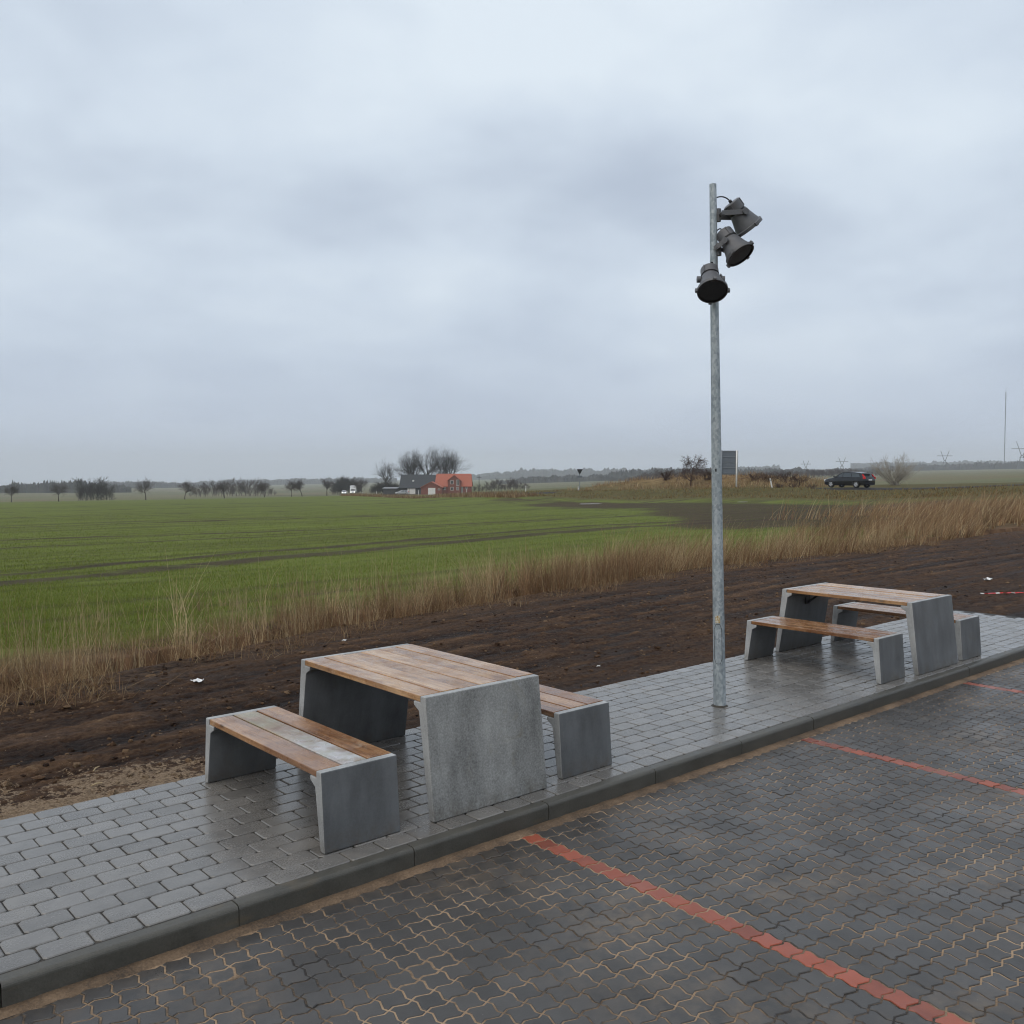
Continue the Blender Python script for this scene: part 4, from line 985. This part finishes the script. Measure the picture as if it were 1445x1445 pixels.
belt(860, 1240, 1000, [(860, 7), (950, 13), (1050, 11), (1150, 8), (1240, 5)], 6, 'grey forest behind the road bank', 200)
belt(1180, 1560, 1500, [(1180, 4), (1300, 7), (1400, 9), (1560, 9)], 7, 'hazy forest on the right horizon beyond the pale field', 200)
belt(1200, 1600, 3000, [(1200, 7), (1400, 8), (1600, 9)], 8, 'faint blue ridge on the far right horizon', 300)

# dry grass and scrub on the bank and verge
parts = []; n = 9000
bp = rng.uniform(800, 1190, n); bv = np.interp(bp, ROADV[:, 0], ROADV[:, 1])+rng.uniform(4, 22, n); bP = np.array([at_depth(a, HZ, b)[:2] for a, b in zip(bp, bv)])
kp = rng.random(n) < (.15+np.interp(bp, BANK[:, 0], BANK[:, 1])/1.3)*sstep(.35, .6, fbm(bP[:, 0]*.3, bP[:, 1]*.3, 2, 14)); bP = bP[kp]
v_, f_, k_ = blades(bP[:, 0], bP[:, 1], gz(bP[:, 0], bP[:, 1])-.03, rng.uniform(.25, .75, len(bP)), rng.uniform(.03, .07, len(bP)), rng.normal(0, .3, len(bP)), rng.normal(.1, .3, len(bP)), 2, rng)
parts.append((v_, f_, k_, pick(rng, len(bP), (3, 5, 6, 4, 2, 4))))
n = 9000; bp = rng.uniform(600, 1500, n); bv = np.interp(bp, ROADV[:, 0], ROADV[:, 1])-rng.uniform(4.5, 15, n); bP = np.array([at_depth(a, HZ, b)[:2] for a, b in zip(bp, bv)])
v_, f_, k_ = blades(bP[:, 0], bP[:, 1], gz(bP[:, 0], bP[:, 1])-.03, rng.uniform(.08, .28, n), rng.uniform(.03, .08, n), rng.normal(0, .4, n), rng.normal(.1, .4, n), 2, rng)
parts.append((v_, f_, k_, (pick(rng, n, (1, 3, 6, 5, 3, 3))*.7*np.array([1, 1.05, .8]))))
rpx = (sm_@RV[:2])/(sm_@FV[:2])*F+722.5; sel_ = np.where((rpx > 510) & (rpx < 800))[0]; n = 9000; q_ = rng.choice(sel_, n); sg = np.sign(-(nm*sm_).sum(1))[q_]
bP = sm_[q_]+nm[q_]*(sg*rng.uniform(3.7, 7.5, n))[:, None]+tg[q_]*rng.uniform(-1.5, 1.5, n)[:, None]
v_, f_, k_ = blades(bP[:, 0], bP[:, 1], gz(bP[:, 0], bP[:, 1])-.03, rng.uniform(.35, .95, n)*(.5+.9*fbm(bP[:, 0]*.15, bP[:, 1]*.15, 2, 15)), rng.uniform(.05, .12, n), rng.normal(0, .3, n), rng.normal(.1, .3, n), 2, rng)
parts.append((v_, f_, k_, pick(rng, n, (2, 4, 6, 5, 2, 4))*.85))
stuff_blades('bank_grass', parts, MATS['dry_blade'], 'rough brown grass on the road bank and verge', 'grass')
mat('puddle_water', lambda n: n.out((.20, .19, .175), .32, spec=.6))
def hit(px, py):
    q = ray(px, py); t_ = np.geomspace(5, 400, 4000)/(q@FV); P_ = C0+q*t_[:, None]; i_ = int(np.argmax(P_[:, 2] < gz(P_[:, 0], P_[:, 1]))); return P_[i_]
for px, py, hw, lb in ((835, 711.5, 16, 'larger pale puddle lying on the bare soil of the field'), (1048, 708.5, 7, 'small pale puddle on bare soil right of the lamp post')):
    c_ = hit(px, py); a_ = [k*2*math.pi/22 for k in range(22)]; rw = sz(hw, c_@FV)
    ring_ = [RV*rw*math.cos(t_)*random.uniform(.8, 1.15)+FV*rw*.5*math.sin(t_)*random.uniform(.7, 1.2) for t_ in a_]
    b = MB(); b.prism([(q[0], q[1]) for q in ring_], -.15, .045, 0); o = b.build('puddle', MATS['puddle_water']); o.location = (c_[0], c_[1], float(ground_z(c_[0:1], c_[1:2])[0])); tag(o, lb, 'puddle')

# ------------------------------------------------------------------ farm
def _brickwall(n):
    o = n.obj(); n.out(n.mix(n.noise(o, 2.5, 4), (.14, .045, .032), (.22, .075, .052)), .8)
mat('brick_wall', _brickwall)
mat('red_tiles', lambda n: n.out(n.mix(n.noise(n.scale(n.obj(), (3, 3, 9)), 1, 4), (.27, .062, .032), (.38, .105, .052)), .6))
mat('black_roof', lambda n: n.out(n.mix(n.noise(n.scale(n.obj(), (1.5, 1.5, 5)), 1, 4), (.016, .020, .026), (.030, .035, .043)), .65))
mat('brown_tiles', lambda n: n.out(n.mix(n.noise(n.obj(), 3, 4), (.16, .10, .085), (.24, .15, .125)), .7))
mat('dark_wall', lambda n: n.out(n.mix(n.noise(n.obj(), 2, 3), (.035, .035, .038), (.06, .058, .058)), .8))
mat('window_glass', lambda n: n.out((.03, .035, .04), .08))
ZX = .1038*343/F                                  # metres per unit of the enlarged farm picture
def fx(z): return (530+z*.1038-600)*343/F         # metres right of the farm origin
def fz(y): return (830-y)*ZX
def farm_root(name, label, cat='house', dv=0.0):
    p = place(600, 343); o = empty(name, p, -YAW); o.location = p+Vector(tuple(FV*dv)); tag(o, label, cat); return o
def window(root, x0, x1, z0, z1, y, frame='white_paint', pane='window_glass', name='window'):
    b = MB(); t = .09; b.box(x0, x1, y-.06, y+.02, z0, z0+t); b.box(x0, x1, y-.06, y+.02, z1-t, z1); b.box(x0, x0+t, y-.06, y+.02, z0+t, z1-t); b.box(x1-t, x1, y-.06, y+.02, z0+t, z1-t)
    b.box((x0+x1)/2-.035, (x0+x1)/2+.035, y-.05, y+.02, z0+t, z1-t); w_ = b.build(name, MATS[frame], root)
    b = MB(); b.box(x0+t, x1-t, y-.03, y+.01, z0+t, z1-t); b.build('pane', MATS[pane], w_)
def gable_x(b, x0, x1, y0, y1, ze, zr, over=.35, th=.16, inx=0.0):
    """roof with its ridge along x"""
    ym = (y0+y1)/2
    for s in (0, 1):
        ya = y0-over if s == 0 else y1+over; zo = ze-over*(zr-ze)/((y1-y0)/2)
        b.add([(x0-over, ya, zo), (x1+over, ya, zo), (x1+over-inx, ym, zr), (x0-over+inx, ym, zr), (x0-over, ya, zo+th), (x1+over, ya, zo+th), (x1+over-inx, ym, zr+th), (x0-over+inx, ym, zr+th)],
              [(0, 3, 2, 1), (4, 5, 6, 7), (0, 1, 5, 4), (1, 2, 6, 5), (2, 3, 7, 6), (3, 0, 4, 7)])
def gable_y(b, x0, x1, y0, y1, ze, zr, over=.3, th=.15):
    xm = (x0+x1)/2
    for s in (-1, 1):
        xa = x0-over if s < 0 else x1+over; zo = ze-over*(zr-ze)/((x1-x0)/2)
        b.add([(xa, y0-over, zo), (xa, y1, zo), (xm, y1, zr), (xm, y0-over, zr), (xa, y0-over, zo+th), (xa, y1, zo+th), (xm, y1, zr+th), (xm, y0-over, zr+th)],
              [(0, 3, 2, 1), (4, 5, 6, 7), (0, 1, 5, 4), (1, 2, 6, 5), (2, 3, 7, 6), (3, 0, 4, 7)])
# red house
rh = farm_root('farmhouse', 'red brick farmhouse with orange-red tiled roof and front gable')
b = MB(); x0, x1 = fx(812), fx(1300); ze, zr = fz(712), fz(556); y1 = 7.5
b.box(x0, x1, 0, y1, -1.5, ze); b.extrude([(0, ze), (y1, ze), (y1/2, zr-.1)], 'x', x0, x0+.3); b.extrude([(0, ze), (y1, ze), (y1/2, zr-.1)], 'x', x1-.3, x1)
gx0, gx1 = fx(985), fx(1155); gp, ge = fz(570), fz(640)
b.box(gx0, gx1, -.9, 2.5, -1.5, ge); b.extrude([(gx0, ge), (gx1, ge), ((gx0+gx1)/2, gp)], 'y', -.9, 3); b.build('wall', MATS['brick_wall'], rh)
b = MB(); gable_x(b, x0, x1, 0, y1, ze, zr, .35, .16, .45); rf = b.build('roof', MATS['red_tiles'], rh)
b = MB(); gable_y(b, gx0, gx1, -.9, 3.5, ge, gp); b.build('gable_roof', MATS['red_tiles'], rf)
for a0, a1, b0, b1 in ((1018, 1062, 690, 640), (1098, 1136, 712, 632), (1020, 1062, 775, 730), (1098, 1132, 772, 728)): window(rh, fx(a0), fx(a1), fz(b0), fz(b1), -.9)
for a0, a1, b0, b1 in ((1222, 1248, 760, 722), (830, 880, 770, 730), (915, 955, 770, 730)): window(rh, fx(a0), fx(a1), fz(b0), fz(b1), 0)
window(rh, fx(1163), fx(1185), fz(826), fz(725), 0, name='door')
# garage
gg = farm_root('garage', 'small brick garage with a white door in front of the farmhouse', 'garage', -11)
k_ = 332/343; x0, x1 = fx(655)*k_, fx(935)*k_; ze, zr = fz(725)*k_, fz(652)*k_
b = MB(); b.box(x0, x1, 0, 8, -1.5, ze); b.extrude([(x0, ze), (x1, ze), ((x0+x1)/2, zr)], 'y', 0, 8); b.build('wall', MATS['brick_wall'], gg)
b = MB(); gable_y(b, x0, x1, 0, 8.2, ze, zr, .3); b.build('roof', MATS['red_tiles'], gg)
b = MB(); b.box(fx(752)*k_, fx(850)*k_, -.08, .02, .0, fz(732)*k_, .02); b.build('door', MATS['white_paint'], gg)
window(gg, fx(885)*k_, fx(915)*k_, fz(762)*k_, fz(742)*k_, 0)
# black barn
bb_ = farm_root('barn', 'long barn with black roof and white door left of the farmhouse', 'barn', 4)
x0, x1 = fx(315), fx(790); ze, zr = fz(735), fz(568)
b = MB(); b.box(x0, x1, 0, 9, -1.5, ze); b.extrude([(0, ze), (9, ze), (4.5, zr-.1)], 'x', x0, x0+.3); b.extrude([(0, ze), (9, ze), (4.5, zr-.1)], 'x', x1-.3, x1); b.build('wall', MATS['dark_wall'], bb_)
b = MB(); gable_x(b, x0, x1, 0, 9, ze, zr, .4, .18, .25); rf = b.build('roof', MATS['black_roof'], bb_)
zm = (ze+zr)/2; b = MB(); b.box(fx(476), fx(500), 1.9, 2.6, zm-.35, zm+.35); b.build('roof_hatch', MATS['white_paint'], rf)
b = MB(); b.box(fx(442), fx(524), -.08, .02, .0, fz(735), .02); b.build('door', MATS['white_paint'], bb_)
b = MB(); b.box(fx(416), fx(436), -.08, .02, .0, fz(735), .02); b.build('side_door', MATS['white_paint'], bb_)
# low shed
sh = farm_root('shed', 'low dark shed with a grey flat roof left of the barn', 'shed', -2)
mat('grey_roof', lambda n: n.out(n.mix(n.noise(n.obj(), 2), (.18, .19, .20), (.26, .27, .29)), .6))
b = MB(); b.box(fx(110), fx(290), 0, 6, -1.5, fz(750)); b.build('wall', MATS['dark_wall'], sh)
b = MB(); b.extrude([(-.4, fz(752)), (6.4, fz(740)), (6.4, fz(733)), (-.4, fz(745))], 'x', fx(100), fx(300)); b.build('roof', MATS['grey_roof'], sh)
# utility pole right of the farmhouse
p = place(676, 350); up = empty('utility_pole', p, -YAW); tag(up, 'dark wooden utility pole right of the farmhouse', 'pole')
b = MB(); b.tube([(0, 0, -.5), (0, 0, 6.3)], [.13, .10], 8); b.build('post', MATS['bark_dark'], up); b = MB(); b.box(-.9, .9, -.06, .06, 5.6, 5.75); b.build('crossarm', MATS['bark_dark'], up)

# ------------------------------------------------------------------ vehicles
mat('tyre', lambda n: n.out((.012, .012, .012), .8)); mat('car_black', lambda n: n.out((.010, .011, .014), .16, spec=.6))
mat('car_glass', lambda n: n.out((.035, .045, .05), .05, spec=.9)); mat('rim', lambda n: n.out((.55, .56, .58), .3, metal=.6))
mat('tail_light', lambda n: n.out((.50, .012, .012), .2)); mat('head_light', lambda n: n.out((.75, .76, .78), .15))
mat('headlight_lit', lambda n: n.out((.9, .9, .85), .2, **{'Emission Color': (1, .97, .85, 1), 'Emission Strength': 3.0}))
mat('car_white', lambda n: n.out((.72, .73, .74), .25)); mat('plate', lambda n: n.out((.72, .72, .70), .4)); mat('car_silver', lambda n: n.out((.42, .43, .45), .28, metal=.4))
def wheel(root, x, y, r, wd, side):
    b = MB(); b.lathe([(r*.62, -wd/2), (r*.93, -wd/2), (r, -wd/2+.03), (r, wd/2-.03), (r*.93, wd/2), (r*.62, wd/2)], 24); b.xf(Matrix.Translation((x, y, r))@Matrix.Rotation(math.pi/2, 4, 'X'))
    w_ = b.build('wheel', MATS['tyre'], root, angle=40)
    b = MB(); b.lathe([(r*.66, -.02), (r*.58, .0), (r*.54, -.03)], 20)
    for k in range(5):
        c = MB(); c.box(.03, r*.60, -.055, .055, -.02, .01); c.xf(Matrix.Rotation(k*2*math.pi/5+.3, 4, 'Z')); b.add(c.v, c.f)
    b.xf(Matrix.Translation((x, y+side*wd*.47, r))@Matrix.Rotation(-side*math.pi/2, 4, 'X')); b.build('rim', MATS['rim'], w_)
def loft(sections, m, name, root, angle=35):
    """sections: (x, [(y,z)...]) closed rings of equal length"""
    n = len(sections[0][1]); b = MB(); v = []; f = []
    for x, r in sections: v += [(x, y, z) for y, z in r]
    for i in range(len(sections)-1):
        for k in range(n): j = (k+1) % n; f.append((i*n+k, i*n+j, (i+1)*n+j, (i+1)*n+k))
    f.append(tuple(range(n))); f.append(tuple(reversed(range((len(sections)-1)*n, len(sections)*n)))); b.add(v, f); return b.build(name, m, root, angle=angle)
def ring(w_, z0, z1, r=.18, tuck=.0):
    """body cross-section, half width w_, tucked in at the top by tuck"""
    h_ = z1-z0; R = [(-w_*.93, z0), (-w_, z0+h_*.25), (-w_, z0+h_*.62), (-w_+tuck*.6, z1-r*.35), (-w_+tuck+r*.7, z1), (w_-tuck-r*.7, z1), (w_-tuck*.6, z1-r*.35), (w_, z0+h_*.62), (w_, z0+h_*.25), (w_*.93, z0)]
    return R
def car(px_or_pos, heading, label, body='car_black', name='car', lights='head_light', sc_=1.0, zoff=0.0, plate=True):
    (x, y), z = px_or_pos; root = empty(name, (x, y, z+zoff), heading); root.scale = (sc_, sc_, sc_*1.0); bm_ = MATS[body]
    # +x is forward; length 4.7
    S = [(-2.34, ring(.80, .48, .92, .10, .02)), (-2.30, ring(.88, .30, 1.05, .12, .03)), (-1.9, ring(.93, .24, 1.08, .12, .04)), (-.8, ring(.945, .22, 1.03, .1, .04)), (.6, ring(.945, .22, 1.01, .1, .04)), (1.15, ring(.94, .22, .99, .12, .06)),
         (1.75, ring(.92, .24, .92, .14, .10)), (2.15, ring(.86, .28, .82, .14, .12)), (2.33, ring(.70, .34, .68, .10, .08))]
    loft(S, bm_, 'body', root)
    G = [(-2.20, 1.05, .80), (-1.93, 1.36, .70), (-1.70, 1.44, .67), (-1.0, 1.525, .66), (-.3, 1.55, .655), (.25, 1.50, .66), (1.18, 1.0, .78)]
    b = MB(); v = []; f = []
    for gx_, gz_, gw in G: zb = 1.0; v += [(gx_, -.85, zb), (gx_, -gw, gz_), (gx_, gw, gz_), (gx_, .85, zb)]
    for i in range(len(G)-1):
        for k in range(3): f.append((i*4+k, i*4+k+1, (i+1)*4+k+1, (i+1)*4+k))
    f.append((0, 1, 2, 3)); f.append(tuple(reversed(range((len(G)-1)*4, len(G)*4)))); b.add(v, f); b.build('cabin', bm_, root, angle=30)
    # side windows, rear and front screens set proud of the cabin
    def side_pane(xs, s):
        p = []
        for gx_, up in xs:
            top = np.interp(gx_, [g[0] for g in G], [g[1] for g in G]); wt_ = np.interp(gx_, [g[0] for g in G], [g[2] for g in G])
            zz = 1.045 if not up else top-.075; tt_ = (zz-1.0)/max(top-1.0, .05); yy = .85+(wt_-.85)*tt_
            p.append((gx_, s*(yy+.012), zz))
        b = MB(); b.add(p, [tuple(range(len(p)))]); b.build('side_window', MATS['car_glass'], root)
    for s in (-1, 1):
        side_pane([(.98, 0), (.18, 0), (.18, 1), (.34, 1)], s); side_pane([(.11, 0), (-.78, 0), (-.78, 1), (-.1, 1), (.11, 1)], s); side_pane([(-.86, 0), (-1.78, 0), (-1.60, 1), (-.86, 1)], s)
        wheel(root, 1.40, s*.84, .345, .23, s); wheel(root, -1.42, s*.84, .345, .23, s)
        b = MB(); b.box(1.0-.10, 1.0+.06, s*.97-.09, s*.97+.09, 1.0, 1.13, .03); b.build('mirror', bm_, root)
        b = MB(); b.box(-2.345, -2.14, s*.80-.09, s*.80+.105, .86, 1.06, .02); b.extrude([(-2.30, 1.06), (-2.12, 1.06), (-1.98, 1.33), (-2.08, 1.31)], 'y', s*.76-.05, s*.76+.07); b.build('tail_light', MATS['tail_light'], root)
        b = MB(); b.box(2.08, 2.30, s*.66-.14, s*.66+.13, .66, .80, .03); b.build('headlight', MATS[lights], root)
    b = MB(); b.add([(-2.205, -.68, 1.08), (-2.205, .68, 1.08), (-1.985, .60, 1.335), (-1.985, -.60, 1.335)], [(0, 1, 2, 3)]); b.build('rear_window', MATS['car_glass'], root)
    b = MB(); b.add([(1.10, -.70, 1.055), (1.10, .70, 1.055), (.36, .60, 1.45), (.36, -.60, 1.45)], [(0, 1, 2, 3)]); b.xf(Matrix.Translation((.02, 0, .02))); b.build('windscreen', MATS['car_glass'], root)
    b = MB(); b.box(-2.24, -1.80, -.62, .62, 1.43, 1.462, .012); b.build('spoiler', bm_, root)
    if plate: b = MB(); b.box(-2.375, -2.345, -.26, .26, .72, .84, .004); b.build('number_plate', MATS['plate'], root)
    tag(root, label, 'car'); return root
cpos, cz, ct = road_at(1202); hd = math.atan2(ct[1], ct[0]); cpos = cpos+np.array([-ct[1], ct[0]])*1.4
car((cpos, cz), hd-.33, 'black estate car driving away to the left on the road')
wpos, wz, wt = road_at(486); wv = place(485.5, 372); dcam = math.atan2(-FV[1]+.12*RV[1], -FV[0]+.12*RV[0])
car(((wv.x, wv.y), wv.z), dcam, 'oncoming white car with headlights on, left of the box truck', 'car_white', lights='headlight_lit', zoff=.35, plate=False)
pk = place(567, 334); car(((pk.x, pk.y), pk.z), -YAW+math.pi+.25, 'silver car parked in front of the black barn', 'car_silver', zoff=.15, plate=False)
# box truck
tv = place(498, 380); tr_ = empty('box_truck', (tv.x, tv.y, tv.z+.35), dcam); tag(tr_, 'oncoming white box truck on the road left of the farm', 'truck')
b = MB(); b.box(-4.6, 1.0, -1.2, 1.2, .95, 3.45, .05); b.build('cargo_box', MATS['car_white'], tr_)
b = MB(); b.extrude([(1.05, .45), (3.1, .45), (3.15, 1.1), (2.5, 1.35), (1.9, 2.3), (1.05, 2.35)], 'y', -1.0, 1.0); b.build('cab', MATS['car_white'], tr_, bevel=.06)
b = MB(); b.add([(2.55, -.88, 1.38), (2.55, .88, 1.38), (1.98, .8, 2.22), (1.98, -.8, 2.22)], [(0, 1, 2, 3)]); b.build('windscreen', MATS['car_glass'], tr_)
for s in (-1, 1):
    wheel(tr_, 2.3, s*.95, .40, .25, s); wheel(tr_, -2.7, s*.95, .40, .25, s)
    b = MB(); b.box(3.08, 3.2, s*.72-.16, s*.72+.16, .78, .98, .02); b.build('headlight', MATS['headlight_lit'], tr_)
b = MB(); b.box(-4.5, 3.0, -.5, .5, .5, .95); b.build('chassis', MATS['tyre'], tr_)

# ------------------------------------------------------------------ signs and marker posts
mat('sign_back', lambda n: n.out(n.mix(n.noise(n.obj(), 2, 3), (.10, .12, .145), (.145, .165, .19)), .45)); mat('sign_rail', lambda n: n.out((.22, .24, .26), .4, metal=.5))
p = place(1028, 96); p = Vector(tuple(at_depth(1028.5, 690.5, 96))); sb = empty('road_sign', (p.x, p.y, float(gz(p.x, p.y))), -YAW); tag(sb, 'large blue-grey road sign seen from behind, partly hidden by lamp post', 'road sign')
u1 = sz(1, 96); zb, zt = (690.5-669.5)*u1, (690.5-636)*u1; sb.location.z = p.z
b = MB(); b.box(-13.5*u1, 12.5*u1, 0, .04, zb, zt, .01); b.build('sign_panel', MATS['sign_back'], sb)
for k in range(5):
    zz = zb+(zt-zb)*(.04+.23*k); b = MB(); b.box(-13.5*u1, 12.5*u1, -.045, -.003, zz, zz+.07); b.build('rail', MATS['sign_rail'], sb)
for xx in (-11*u1, 10.3*u1): b = MB(); b.tube([(xx, -.10, -.4), (xx, -.10, zt+.03)], .085, 12); b.build('post', MATS['sign_rail'] if xx < 0 else MATS['white_paint'], sb, smooth=True)
p = at_depth(818, 693.5, 117); gw = empty('give_way_sign', tuple(p), -YAW); tag(gw, 'triangular give way sign seen from behind on a thin post', 'road sign'); u2 = sz(1, 117)
b = MB(); b.extrude([(-4.4*u2, 31.5*u2), (0, 23.5*u2), (4.4*u2, 31.5*u2)], 'y', 0, .03); b.build('sign_plate', MATS['tyre'], gw, bevel=.02)
b = MB(); b.box(-3.2*u2, 3.2*u2, 0, .03, 19.5*u2, 22.3*u2, .006); b.build('sub_plate', MATS['sign_back'], gw)
b = MB(); b.tube([(0, .07, -.4), (0, .07, 30*u2)], .05, 8); b.build('post', MATS['sign_rail'], gw)
gwp = 'white roadside marker posts'
for px, py, v, hpx, tilt, lb in [(1089.5, 689, 93, 14.5, -.20, 'leaning white marker post on the dry bank left of the car'), (742, 695.5, 134, 9.8, 0, 'white marker post on the verge right of the farm hedge'), (658.5, 697.8, 184, 7.6, 0, 'white marker post in front of the farmhouse right corner'),
        (590.5, 698.5, 226, 6.6, 0, 'white marker post in front of the barn door'), (531.5, 698.8, 258, 5.8, 0, 'white marker post below the spreading bare tree'), (511, 698.8, 300, 4.5, 0, 'small white marker post just right of the box truck'), (816, 693, 121, 6.5, 0, 'short white marker post beside the give way sign')]:
    p = at_depth(px, py, v); h_ = hpx*v/F; o = empty('marker_post', tuple(p), -YAW); o.rotation_euler = (0, tilt, -YAW); tag(o, lb, 'marker post', gwp)
    b = MB(); b.extrude([(-.06, -.45), (.06, -.45), (.06, h_-.06), (-.02, h_), (-.06, h_)], 'y', -.05, .05); b.build('post', MATS['white_paint'], o)
    b = MB(); b.box(-.035, .035, -.062, -.052, h_*.72, h_*.86); b.build('reflector', MATS['sign_rail'], o)

# ------------------------------------------------------------------ pylons and mast
mat('lattice_steel', lambda n: n.out((.10, .11, .12), .6))
def pylon(px, top, bot, v, label):
    p = at_depth(px, bot, v); hgt = sz(bot-top, v); o = empty('pylon', tuple(p), -YAW); tag(o, label, 'pylon', 'power pylons on the right horizon')
    zc_ = hgt*.47; wb, wt2 = hgt*.26, hgt*.30; r = v*.00036
    for s in (-1, 1):
        b = MB()
        b.tube([(s*wb*.9, 0, -hgt*.2), (s*hgt*.045, 0, zc_), (-s*hgt*.0+s*0.0, 0, zc_+hgt*.03)], [r*1.3, r, r], 4)
        for k in range(5):
            t = k/5; t2 = (k+1)/5; xa = s*(wb*.9*(1-t)+hgt*.045*t); za = -hgt*.2+(zc_+hgt*.2)*t; xb = s*(wb*.9*(1-t2)+hgt*.045*t2)*.55; zb_ = -hgt*.2+(zc_+hgt*.2)*t2
            b.tube([(xa, 0, za), (xb, 0, zb_)], r*.6, 3)
        b.tube([(s*hgt*.02, 0, zc_-.02*hgt), (s*wt2*.75, 0, hgt)], [r*1.1, r*.8], 4); b.build('leg', MATS['lattice_steel'], o)
    b = MB(); b.tube([(-wb*1.55, 0, hgt*.73), (wb*1.55, 0, hgt*.73)], r*.8, 4); b.tube([(-wb*.45, 0, hgt*.40), (wb*.45, 0, hgt*.40)], r*.6, 3); b.build('crossarm', MATS['lattice_steel'], o)
for q in [(1096, 655, 670, 3000, 'faintest small pylon left of the other pylons'), (1137, 650, 668, 2600, 'faint pylon between the leaning post and the car'), (1188, 645.5, 667, 2200, 'pylon just above the black car'),
          (1333, 636, 663, 1700, 'clear pylon right of the pale shrub'), (1442, 623, 661, 1350, 'pylon cut by the right edge of the picture')]: pylon(*q)
p = at_depth(1417, 660, 1560); ms = empty('radio_mast', tuple(p), -YAW); tag(ms, 'very tall thin radio mast on the right horizon', 'mast'); hm = sz(660-547, 1560)
b = MB(); rm = .55
for k in range(3): a = k*2.094; b.tube([(rm*math.cos(a), rm*math.sin(a), -10), (rm*math.cos(a), rm*math.sin(a), hm*.94)], .22, 4)
for k in range(60): z = hm*.94*k/60; a = k*2.094; b.tube([(rm*math.cos(a), rm*math.sin(a), z), (rm*math.cos(a+2.094), rm*math.sin(a+2.094), z+hm*.94/60)], .14, 3)
b.tube([(0, 0, hm*.93), (0, 0, hm)], .2, 5); b.build('lattice', MATS['lattice_steel'], ms)

# ------------------------------------------------------------------ litter and bits
mat('litter_white', lambda n: n.out((.75, .76, .76), .5)); mat('litter_red', lambda n: n.out((.55, .03, .03), .45)); mat('straw', lambda n: n.out((.42, .32, .18), .8))
def crumple(name, px, py, size, label, seed, m='litter_white', cat='litter'):
    z0 = 0.0
    for _ in range(4): p = on_plane(px, py, z0); z0 = float(mud_z(np.array([p[0]]), np.array([p[1]]))[0])
    rg = np.random.default_rng(seed); n_ = 7; v = []; f = []
    for i in range(n_):
        for j in range(n_):
            v.append(((i/(n_-1)-.5)*size*1.4+rg.normal(0, size*.05), (j/(n_-1)-.5)*size+rg.normal(0, size*.05), size*(.28+.22*math.cos((i-3)*.9)*math.cos((j-3)*.7)+rg.normal(0, .07))))
    for i in range(n_-1):
        for j in range(n_-1): f.append((i*n_+j, (i+1)*n_+j, (i+1)*n_+j+1, i*n_+j+1))
    o = mobj(name, v, f, MATS[m]); md_ = o.modifiers.new('thick', 'SOLIDIFY'); md_.thickness = .002
    o.location = (p[0], p[1], z0-.005); o.rotation_euler = (0, .1, rg.random()*3); tag(o, label, cat); return o
crumple('paper_scrap', 279, 964, .085, 'crumpled white paper on the mud left of the nearer table', 1)
crumple('paper_scrap', 1394, 820, .11, 'crumpled white scrap on the mud behind the farther table', 2)
crumple('paper_scrap', 485.5, 904.5, .035, 'tiny white scrap at the grass edge behind the nearer table', 3)
crumple('paper_scrap', 844, 940, .032, 'tiny white scrap on bare soil left of the lamp post', 4)
# warning tape
tp = []
for k, px in enumerate(np.linspace(1383, 1475, 18)):
    z0 = 0
    for _ in range(3): p = on_plane(px, 838+.35*math.sin(k*1.3), z0); z0 = float(mud_z(np.array([p[0]]), np.array([p[1]]))[0])
    tp.append((p[0], p[1], z0+.012))
tape = empty('warning_tape', tp[0]); tag(tape, 'strip of red and white warning tape lying on the mud at right', 'tape')
for k in range(len(tp)-1):
    a, b2 = [Vector(q)-Vector(tp[0]) for q in tp[k:k+2]]; up_ = Vector((0, 0, .010)); nrm = Vector((.0, -.012, .0)); bq = MB()
    bq.add([a+nrm, b2+nrm, b2+up_, a+up_, a+nrm*1.1+Vector((0, 0, -.004)), b2+nrm*1.1+Vector((0, 0, -.004)), b2+up_+Vector((0, .004, 0)), a+up_+Vector((0, .004, 0))], [(0, 1, 2, 3), (7, 6, 5, 4), (0, 4, 5, 1), (2, 6, 7, 3)])
    bq.build('red_band' if k % 4 else 'white_band', MATS['litter_red' if k % 4 else 'litter_white'], tape)
for px, py, L, a, lb in [(136, 1088, .10, .9, 'short pale straw stalk on the sandy mud near the left edge'), (137, 1109, .07, .1, 'short pale stick lying flat at the sandy pavement edge')]:
    p = on_plane(px, py, 0); z0 = float(mud_z(np.array([p[0]]), np.array([p[1]]))[0]); b = MB(); b.tube([(-L/2, 0, .012), (0, .004, .016), (L/2, 0, .012)], [.004, .005, .003], 6)
    o = b.build('straw_stalk', MATS['straw']); o.location = (p[0], p[1], z0); o.rotation_euler = (0, 0, a); tag(o, lb, 'straw')

# ------------------------------------------------------------------ damp air
hb = MB(); hb.box(-7500, 9500, -7500, 9500, -260, 138); hz_o = hb.build('haze', None); tag(hz_o, 'pale damp winter haze over the far fields', 'haze', kind='stuff')
hm_ = bpy.data.materials.new('haze_air'); hm_.use_nodes = True; N_ = NT(hm_.node_tree)
pv_ = N_.n('ShaderNodeVolumePrincipled', ins={'Color': (.88, .93, 1.0), 'Density': .00024, 'Anisotropy': .0}); ho = N_.n('ShaderNodeOutputMaterial'); N_.t.links.new(pv_.outputs[0], ho.inputs['Volume'])
hz_o.data.materials.append(hm_)
